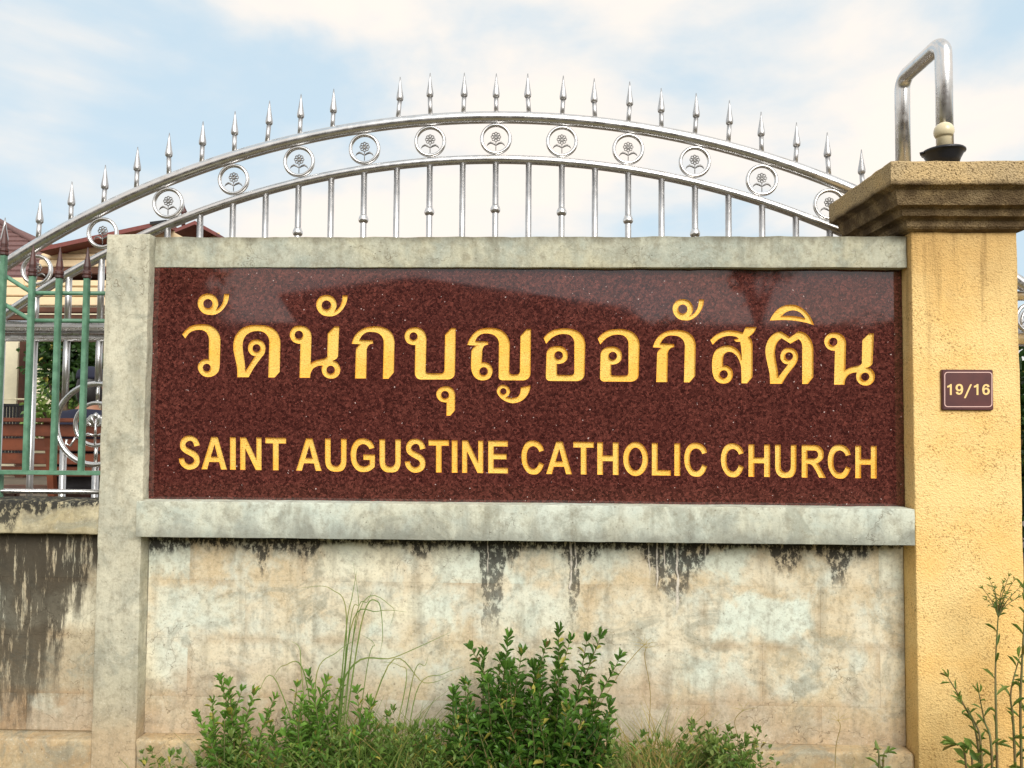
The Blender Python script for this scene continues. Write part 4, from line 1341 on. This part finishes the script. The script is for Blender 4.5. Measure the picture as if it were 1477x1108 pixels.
# ------------------------------------------------------------------ planting
class Leaves:
    def __init__(s):
        s.v, s.f = [], []

    def leaf(s, base, d, length, width, nrm=None, curl=0.25):
        d = d.normalized()
        nrm = nrm or Vector((random.uniform(-1, 1), random.uniform(-1, 1), random.uniform(0.2, 1)))
        side = d.cross(nrm)
        if side.length < 1e-4:
            side = d.cross(Vector((1, 0, 0.3)))
        side.normalize()
        n = side.cross(d).normalized()
        k = len(s.v)
        w = width / 2
        for a, b, c in ((0, 0, 0), (0.35, 0.85, 0.10), (0.35, -0.85, 0.10), (0.4, 0, -0.06), (0.75, 0.8, 0.06), (0.75, -0.8, 0.06), (1.0, 0, -curl)):
            s.v.append(base + d * (length * a) + side * (w * b) + n * (length * c * 0.8))
        s.f += [(k, k + 1, k + 3), (k, k + 3, k + 2), (k + 1, k + 4, k + 6, k + 3), (k + 2, k + 3, k + 6, k + 5)]

    def blade(s, pts, w):
        """grass blade along pts, tapering"""
        n = len(pts)
        k = len(s.v)
        for i, p in enumerate(pts):
            tg = (pts[min(i + 1, n - 1)] - pts[max(i - 1, 0)]).normalized()
            sd_ = tg.cross(Vector((random.uniform(-0.2, 0.2), -1, 0.15))).normalized()
            ww = w * (1 - (i / (n - 1)) ** 1.6) * (0.5 + 0.5 * min(1, i / 1.5)) + 0.0004
            s.v.append(p + sd_ * ww / 2)
            s.v.append(p - sd_ * ww / 2)
        for i in range(n - 1):
            s.f.append((k + 2 * i, k + 2 * i + 1, k + 2 * i + 3, k + 2 * i + 2))

    def build(s, name, m, parent=None):
        o = from_data(name, [tuple(q) for q in s.v], s.f, m, parent, True)
        return o


def bez(p, n=8):
    """Catmull-Rom through points"""
    p = [Vector(q) for q in p]
    out = []
    for i in range(len(p) - 1):
        a, b, c, d = p[max(i - 1, 0)], p[i], p[i + 1], p[min(i + 2, len(p) - 1)]
        for k in range(n):
            t_ = k / n
            out.append(0.5 * ((2 * b) + (c - a) * t_ + (2 * a - 5 * b + 4 * c - d) * t_**2 + (3 * b - a - 3 * c + d) * t_**3))
    out.append(p[-1])
    return out


def leafy_stem(bm, lv, pts, r0, ll, lw, gap=0.013, start=0.25, ang=0.75, pairs=True):
    tube_into(bm, pts, [r0 * (1 - 0.7 * i / (len(pts) - 1)) for i in range(len(pts))], 5)
    tot = 0
    acc = 0
    ph = random.uniform(0, 6.28)
    full = sum((b - a).length for a, b in zip(pts, pts[1:]))
    for a, b in zip(pts, pts[1:]):
        d = (b - a)
        sl_ = d.length
        tg = d.normalized()
        u = tg.cross(Vector((0.3, 1, 0.2))).normalized()
        w = tg.cross(u)
        q = 0
        while acc + (sl_ - q) >= gap:
            q += gap - acc
            acc = 0
            fr = (tot + q) / full
            if fr < start:
                continue
            ph += 1.57 if pairs else 2.4
            for sg in ((0, math.pi) if pairs else (0,)):
                out_ = u * math.cos(ph + sg) + w * math.sin(ph + sg)
                k = 1.0 - 0.35 * max(0, (fr - 0.8) / 0.2)
                an = ang * (1.4 - 0.6 * fr) + random.uniform(-0.4, 0.4)
                dr = tg * math.cos(an) + out_ * math.sin(an)
                lv.leaf(a + tg * q, dr, ll * k * random.uniform(0.7, 1.15), lw * k * random.uniform(0.8, 1.15), nrm=tg * 1.0 + out_ * -0.2 + Vector((random.uniform(-.3, .3), random.uniform(-.3, .3), random.uniform(-.1, .3))))
        acc += sl_ - q
        tot += sl_
    for q in range(4):      # tip rosette
        a_ = ph + q * 1.57
        lv.leaf(pts[-1], tg * 1.0 + (u * math.cos(a_) + w * math.sin(a_)) * 0.45, ll * 0.75, lw * 0.7)


def shrub(name, label, base_px, tops, filler, yb, mleaf, ll=0.046, lw=0.020):
    """tops: photo tips of the leading shoots; filler: (n, x-range, y-range) of shorter shoots"""
    bx_ = P(base_px, 1000, yb).x
    root = empty(name, label, 'shrub', (bx_, yb, 0), 'shrubs at the foot of the wall')
    bm = bmesh.new()
    lv = Leaves()
    todo = [(a, b, 0.0) for a, b in tops]
    ll0, lw0 = ll, lw
    for n_, xr, yr in filler:
        for _ in range(n_):
            a = random.uniform(*xr)
            todo.append((a, random.uniform(*yr) + 0.0022 * (a - sum(xr) / 2) ** 2, 1.0))
    for a, b, fl in todo:
        k_ = random.uniform(0.65, 1.12) if fl else random.uniform(0.85, 1.1)
        ll, lw = ll0 * k_, lw0 * k_ * random.uniform(0.85, 1.1)
        yt_ = yb + (random.uniform(-0.14, 0.10) if fl else random.uniform(-0.05, 0.05))
        yt_ = min(yt_, -0.075)
        tp = P(a, b, yt_)
        bs = Vector((bx_ + (tp.x - bx_) * 0.35 + random.uniform(-0.03, 0.03), yb + random.uniform(-0.04, 0.04), 0.0))
        md_ = bs.lerp(tp, 0.55) + Vector((random.uniform(-0.06, 0.06), random.uniform(-0.03, 0.02), 0.03))
        leafy_stem(bm, lv, bez([bs, md_, tp], 7), 0.0042, ll, lw, gap=0.0175 * random.uniform(0.8, 1.35), start=random.uniform(0.2, 0.5), ang=random.uniform(0.75, 1.15))
    from_bm('stems', bm, M_STEM, root, True)
    o = lv.build('foliage', mleaf, root)
    o['kind'] = 'stuff'
    adopt(root)
    return root


shrub('leafy_shrub', 'bushy green shrub with tallest upright shoots under the long black streaks', 770,
      [(681, 938), (697, 946), (721, 955), (733, 921), (752, 945), (806, 911), (822, 925), (846, 926), (866, 919), (893, 951), (786, 935), (770, 965), (655, 1000)],
      [(46, (655, 890), (958, 1060)), (60, (640, 885), (1000, 1100))], -0.20, M_LEAF3, 0.052, 0.023)
shrub('leafy_shrub', 'low green shrub among grass beside the sign wall column', 345,
      [(318, 982), (330, 990), (348, 998), (366, 1002), (306, 1015), (395, 1010)],
      [(14, (285, 405), (1025, 1100))], -0.17, M_LEAF)
shrub('leafy_shrub', 'rounded green shrub with tall grass growing out of it', 465,
      [(446, 975), (470, 985), (492, 988), (515, 1000), (428, 992), (535, 1020)],
      [(22, (405, 545), (1005, 1090)), (14, (400, 560), (1045, 1100))], -0.18, M_LEAF)
shrub('leafy_shrub', 'small creeping green plant at wall foot nearest the pillar side', 1040,
      [(1000, 1045), (1022, 1050), (1050, 1056), (1075, 1068), (1085, 1080)],
      [(30, (985, 1095), (1062, 1108))], -0.18, M_LEAF2, 0.040, 0.016)

# tall grass rooted in the middle shrub
tg_ = empty('tall_grass', 'tall arching grass clump rising against the stained wall', 'grass', (P(485, 1000, -0.15).x, -0.15, 0.0))
lv = Leaves()
G = -0.14
for pl, w in (([(478, 1080), (498, 920), (508, 860), (515, 822)], 0.008), ([(478, 1080), (505, 910), (545, 882), (588, 883)], 0.008), ([(480, 1080), (500, 905), (478, 850), (434, 848)], 0.007),
              ([(430, 1090), (500, 972), (570, 948), (650, 912)], 0.012), ([(482, 1070), (520, 905), (545, 868), (552, 915), (547, 945)], 0.008), ([(484, 1080), (512, 900), (530, 868), (537, 852)], 0.006),
              ([(480, 1080), (505, 900), (517, 870), (509, 810)], 0.006), ([(470, 1090), (440, 975), (410, 960), (395, 975)], 0.008), ([(455, 1080), (435, 970), (432, 935), (420, 925)], 0.006),
              ([(500, 1080), (530, 960), (540, 930), (520, 915)], 0.005), ([(470, 1090), (400, 985), (372, 1000)], 0.008), ([(490, 1080), (560, 960), (612, 985), (650, 975)], 0.008),
              ([(560, 1090), (595, 980), (613, 960), (617, 948)], 0.006), ([(575, 1090), (600, 1000), (640, 972), (668, 962)], 0.006), ([(540, 1090), (585, 990), (575, 960), (548, 955)], 0.006),
              ([(480, 1080), (517, 885), (566, 876), (562, 905)], 0.005), ([(470, 1090), (455, 985), (487, 940), (520, 920)], 0.007)):
    yv = G + random.uniform(-0.05, 0.05)
    ctrl = [P(a, b, min(-0.06, yv + 0.01 * i)) for i, (a, b) in enumerate(pl)]
    ctrl[0].z = 0.05
    lv.blade(bez(ctrl, 7), w * 0.62)
o = lv.build('blades', M_GRASS, tg_)
o['kind'] = 'stuff'
adopt(tg_)

# mixed low grass and weeds along the wall foot
lv, ld = Leaves(), Leaves()
for _ in range(3000):
    a = random.choice((random.gauss(560, 90), random.gauss(420, 90), random.gauss(930, 45), random.gauss(1000, 60), random.uniform(200, 1480), random.gauss(620, 50)))
    if a < 185 or a > 1500:
        continue
    y_ = random.uniform(-0.34, -0.03)
    bs = P(a, 1100, y_)
    bs.z = 0.0
    dens = math.exp(-((a - 560) / 130) ** 2) + math.exp(-((a - 950) / 70) ** 2) + 0.45 * math.exp(-((a - 330) / 120) ** 2)
    h = random.uniform(0.12, 0.25) + 0.30 * dens * random.random() ** 1.3
    ln = Vector((random.uniform(-0.5, 0.5), random.uniform(-0.3, 0.12), 0)) * h
    tp = bs + Vector((0, 0, h)) + ln
    tp.y = min(tp.y, -0.02)
    md_ = bs + Vector((0, 0, h * 0.65)) + ln * 0.25
    (ld if random.random() < (0.45 if 880 < a < 1000 else 0.16) else lv).blade(bez([bs, md_, tp], 4), random.uniform(0.002, 0.0055))
o = lv.build('grass', M_GRASS)
o['kind'] = 'stuff'; tag(o, 'green grass blades growing along the foot of the wall', 'grass')
o = ld.build('dry_grass', M_DRY)
o['kind'] = 'stuff'; tag(o, 'straw coloured dry grass blades along the wall foot', 'grass')

# leafy ground cover filling the gaps
bm, lv = bmesh.new(), Leaves()
for _ in range(210):
    a = random.choice((random.uniform(205, 640), random.uniform(230, 700), random.uniform(560, 660), random.uniform(880, 1100)))
    y_ = random.uniform(-0.36, -0.07)
    tp = P(a, random.uniform(1052, 1110) - (30 * random.random() if 540 < a < 660 else 0) + (30 if a < 290 else 0), y_)
    bs = Vector((tp.x + random.uniform(-0.08, 0.08), y_ + random.uniform(-0.05, 0.02), 0.0))
    md_ = bs.lerp(tp, 0.6) + Vector((random.uniform(-0.03, 0.03), 0, 0.02))
    leafy_stem(bm, lv, bez([bs, md_, tp], 4), 0.0022, random.uniform(0.022, 0.045), random.uniform(0.009, 0.018), gap=0.02, start=0.3, ang=1.0, pairs=random.random() < 0.5)
bm.free()
o = lv.build('ground_cover', M_LEAF2)
o['kind'] = 'stuff'; tag(o, 'tangle of small leafy weeds covering the ground below the wall', 'weeds')

# wiry seed stalks in front of the lower wall
STALKS = ('thin dry grass stalk leaning out of the tall bushy shrub', 'upright dry grass stalk standing beside the tall bushy shrub', 'short wiry seed stalk rising above the creeping plant', 'small dry seed stalk standing alone before the bare base kerb')
for i, (pl, spk) in enumerate(((([(850, 1060), (885, 985), (915, 945), (930, 930)]), 5), (([(935, 1080), (938, 1000), (930, 950), (932, 935)]), 5), (([(1065, 1080), (1060, 1040), (1072, 1025)]), 4), (([(1205, 1090), (1212, 1050), (1209, 1040)]), 5))):
    q = P(pl[0][0], 1000, -0.12)
    root = empty('seed_stalk', STALKS[i], 'grass', (q.x, -0.12, 0), 'seed stalks at the wall foot')
    bm = bmesh.new()
    ctrl = [P(a, b, -0.12) for a, b in pl]
    ctrl.insert(0, Vector((ctrl[0].x, -0.12, 0)))
    tube_into(bm, bez(ctrl, 6), 0.0013, 5)
    from_bm('stalk', bm, M_DRY, root, True)
    lv = Leaves()
    for k in range(spk):
        a_ = RAD(-70 + 140 * k / (spk - 1))
        e = ctrl[-1]
        lv.blade([e, e + Vector((math.sin(a_), -0.1, math.cos(a_))) * 0.02, e + Vector((math.sin(a_) * 1.2, -0.1, math.cos(a_) * 0.8)) * 0.045], 0.002)
    lv.build('seed_head', M_DRY, root)
    adopt(root)


def weed(label, base, stems, yb, ll, lw, gap, ang, branches=()):
    bp_ = P(base, 1000, yb)
    root = empty('tall_weed', label, 'weed', (bp_.x, yb, 0), 'weeds beside the pillar')
    bm = bmesh.new()
    lv = Leaves()
    for pl in stems:
        ctrl = [P(a, b, yb + random.uniform(-0.02, 0.02)) for a, b in pl]
        ctrl.insert(0, Vector((ctrl[0].x + 0.01, yb, 0)))
        leafy_stem(bm, lv, bez(ctrl, 8), 0.0055, ll, lw, gap=gap, start=0.3, ang=ang, pairs=False)
    for (a, b), tips_ in branches:
        for (c, d) in tips_:
            s0, e0 = P(a, b, yb), P(c, d, yb + random.uniform(-0.03, 0.03))
            mid = s0.lerp(e0, 0.5) + Vector((0.4 * (s0.x - e0.x) * 0.3, 0, 0.004))
            leafy_stem(bm, lv, bez([s0, mid, e0], 5), 0.0022, ll * 0.38, lw * 0.45, gap=0.014, start=0.25, ang=0.9, pairs=False)
    from_bm('stem', bm, M_STEM, root, True)
    o = lv.build('foliage', M_LEAF2, root)
    o['kind'] = 'stuff'
    adopt(root)


weed('tall green weed with a branching flower top against the yellow pillar', 1440,
     [[(1437, 1040), (1436, 960), (1440, 885)]], -0.20, 0.06, 0.010, 0.055, 0.9,
     [((1440, 890), ((1418, 850), (1428, 838), (1424, 866), (1447, 842), (1455, 832), (1462, 838), (1468, 862), (1452, 858), (1470, 848), (1435, 850)))])
weed('leafy weed stalk rising beside the pillar edge', 1474,
     [[(1472, 1040), (1474, 960), (1478, 880), (1476, 850)], [(1462, 1050), (1458, 1000), (1470, 950)], [(1480, 1060), (1490, 980), (1487, 900)]], -0.18, 0.06, 0.011, 0.036, 0.85)
weed('slender leaning weed with narrow leaves at the pillar foot', 1405,
     [[(1410, 1070), (1392, 1020), (1368, 978)], [(1415, 1080), (1405, 1040), (1385, 1010)], [(1430, 1080), (1420, 1040), (1412, 1000)]], -0.20, 0.05, 0.009, 0.032, 0.7)
weed('short broad leaved seedling at the pillar foot', 1400,
     [[(1392, 1090), (1380, 1075)], [(1402, 1095), (1398, 1080)]], -0.22, 0.07, 0.03, 0.03, 1.0)
weed('tiny green seedling on the base kerb', 1268,
     [[(1268, 1095), (1266, 1082)], [(1274, 1100), (1280, 1086)]], -0.10, 0.05, 0.017, 0.03, 0.9)


# ------------------------------------------------------------------ trees
def crown_into(lv, c, r, n, size):
    cl_ = []
    for _ in range(26):
        d = Vector((random.gauss(0, 1), random.gauss(0, 1), random.gauss(0, 1))).normalized()
        cl_.append(Vector(c) + Vector((d.x * r[0], d.y * r[1], d.z * r[2])) * random.uniform(0.35, 0.95))
    for _ in range(n):
        q = random.choice(cl_)
        p = q + Vector((random.gauss(0, 0.22) * r[0], random.gauss(0, 0.22) * r[1], random.gauss(0, 0.22) * r[2]))
        lv.leaf(p, Vector((random.uniform(-1, 1), random.uniform(-1, 1), random.uniform(-0.8, 0.5))), size * random.uniform(0.6, 1.2), size * 0.5)
    return cl_


def tree(name, label, base, h, c, r, n, size, m, trunk_r, cat='tree', limbs=8):
    base = Vector(base)
    root = empty(name, label, cat, base)
    lv = Leaves()
    cl_ = crown_into(lv, c, r, n, size)
    bm = bmesh.new()
    top = Vector(c)
    tube_into(bm, bez([base, base.lerp(top, 0.5) + Vector((0.1 * h * 0.2, 0, 0)), top], 6), [trunk_r * (1 - 0.75 * i / 12) for i in range(13)], 8)
    for q in cl_[:limbs]:
        st = base.lerp(top, random.uniform(0.35, 0.8))
        tube_into(bm, bez([st, st.lerp(q, 0.5) + Vector((0, 0, 0.05 * h)), q], 4), [trunk_r * 0.4 * (1 - 0.8 * i / 8) for i in range(9)], 6)
    from_bm('trunk', bm, M_BARK, root, True)
    o = lv.build('crown', m, root)
    o['kind'] = 'stuff'
    adopt(root)


YTR = 3.6
c = P(92, 535, YTR)
tree('courtyard_tree', 'small dark leafy tree standing before the hall veranda behind the gate', (c.x, YTR, 0.5), 2.0, (c.x, YTR, c.z + 0.06), (0.26, 0.25, 0.30), 1900, 0.07, M_DARKLEAF, 0.035)
c = P(75, 580, YTR + 1.2)
tree('courtyard_bush', 'slim yellowish stemmed bush behind the bench', (c.x, YTR + 1.2, 0.5), 1.5, (c.x, YTR + 1.2, c.z), (0.22, 0.25, 0.4), 700, 0.08, M_LEAF2, 0.03, 'bush')
c = P(1500, 640, 2.2)
tree('hedge_tree', 'dark dense tree glimpsed beyond the gate leaf by the pillar', (c.x + 0.3, 2.4, 0.5), 2.4, (c.x + 0.3, 2.4, 1.25), (0.75, 0.5, 0.72), 6000, 0.10, M_DARKLEAF, 0.05)


# ------------------------------------------------------------------ across the road: what the polished granite mirrors
YO = -15.0
def opp(px, py, dy=0.0):
    """point across the road that the granite shows at this photo pixel"""
    q = P(px, py, 2 * YG - YO - dy)
    return Vector((q.x, YO + dy, q.z))


nb = empty('roadside_house', 'long low house with grey sheet roof across the road, mirrored in the granite', 'house', (opp(650, 500).x, YO, 0))
ol = [opp(400, 424), opp(545, 405), opp(600, 400), opp(700, 414), opp(905, 443), opp(940, 470), opp(430, 470)]
bm = bmesh.new()
fr = [bm.verts.new((q.x, YO, q.z)) for q in ol]
bk = [bm.verts.new((q.x, YO - 6, q.z)) for q in ol]
bm.faces.new(fr); bm.faces.new(bk[::-1])
for k in range(len(ol)):
    bm.faces.new((fr[k], fr[(k + 1) % len(ol)], bk[(k + 1) % len(ol)], bk[k]))
from_bm('roof', bm, M_DARKROOF, nb)
box('wall', ol[6].x, ol[5].x, YO - 5.5, YO - 0.4, 0.0, ol[6].z, M_BROWN, nb, 0)
box('door', opp(600, 600).x, opp(640, 600).x, YO - 0.395, YO - 0.35, 0.0, 2.2, M_FASCIA, nb, 0)
adopt(nb)
low = empty('roadside_wall', 'long brown boundary wall across the road, mirrored in the granite', 'wall', (0, YO + 1, 0))
zl_ = opp(1000, 482).z
box('panel', -24, 24, YO + 1.0, YO + 1.2, 0, zl_, M_BROWN, low, 0)
box('coping', -24, 24, YO + 0.95, YO + 1.25, zl_ + 0.001, zl_ + 0.08, M_DARKROOF, low, 0.01)
adopt(low)
c = opp(250, 470)
tree('roadside_tree', 'big leafy tree across the road, mirrored at the granite corner', (c.x - 1, YO, 0), 7, (c.x - 0.9, YO, c.z + 0.2), (1.9, 1.6, 1.5), 3600, 0.36, M_DARKLEAF, 0.2)
for i_, (a_, b_, w_) in enumerate(((960, 468, 1.1), (1180, 476, 1.5), (1290, 462, 1.0))):
    c = opp(a_, b_)
    tree('roadside_bush', ('rounded bush over the brown wall beside the sheet roofed house', 'broad bush over the brown wall across the road', 'tall dark bush over the far end of the brown wall')[i_] + ', mirrored in the granite', (c.x, YO + 0.3, 0), 3, (c.x, YO + 0.3, c.z - 0.35), (w_, 0.6, 0.45), 900, 0.2, M_DARKLEAF, 0.08, 'bush')
c = opp(1085, 430)
bt = empty('bare_tree', 'sparse tree with forked upright limbs across the road, mirrored in the granite', 'tree', (c.x, YO + 0.5, 0))
bm = bmesh.new()
j0 = opp(1085, 470)
tube_into(bm, [(c.x, YO + 0.5, 0), (j0.x, YO + 0.5, j0.z)], [0.16, 0.11], 8)
for a, b in ((1045, 385), (1060, 372), (1075, 395), (1100, 376), (1118, 388), (1062, 410)):
    e = opp(a, b)
    tube_into(bm, bez([(j0.x, YO + 0.5, j0.z), (j0.x * 0.55 + e.x * 0.45, YO + 0.5, (j0.z + e.z) / 2), (e.x, YO + 0.5, e.z)], 5), [0.09 - 0.007 * i for i in range(11)], 6)
from_bm('trunk', bm, M_BARK, bt, True)
lv = Leaves()
for a, b in ((1045, 385), (1060, 372), (1075, 395), (1100, 376), (1118, 388), (1062, 410)):
    e = opp(a, b)
    for _ in range(60):
        lv.leaf(Vector((e.x, YO + 0.5, e.z)) + Vector((random.gauss(0, 0.12), random.gauss(0, 0.12), random.gauss(0, 0.22))), Vector((random.uniform(-1, 1), random.uniform(-1, 1), random.uniform(-1, 1))), 0.2, 0.09)
o = lv.build('crown', M_DARKLEAF, bt)
o['kind'] = 'stuff'
adopt(bt)
adopt(wall)
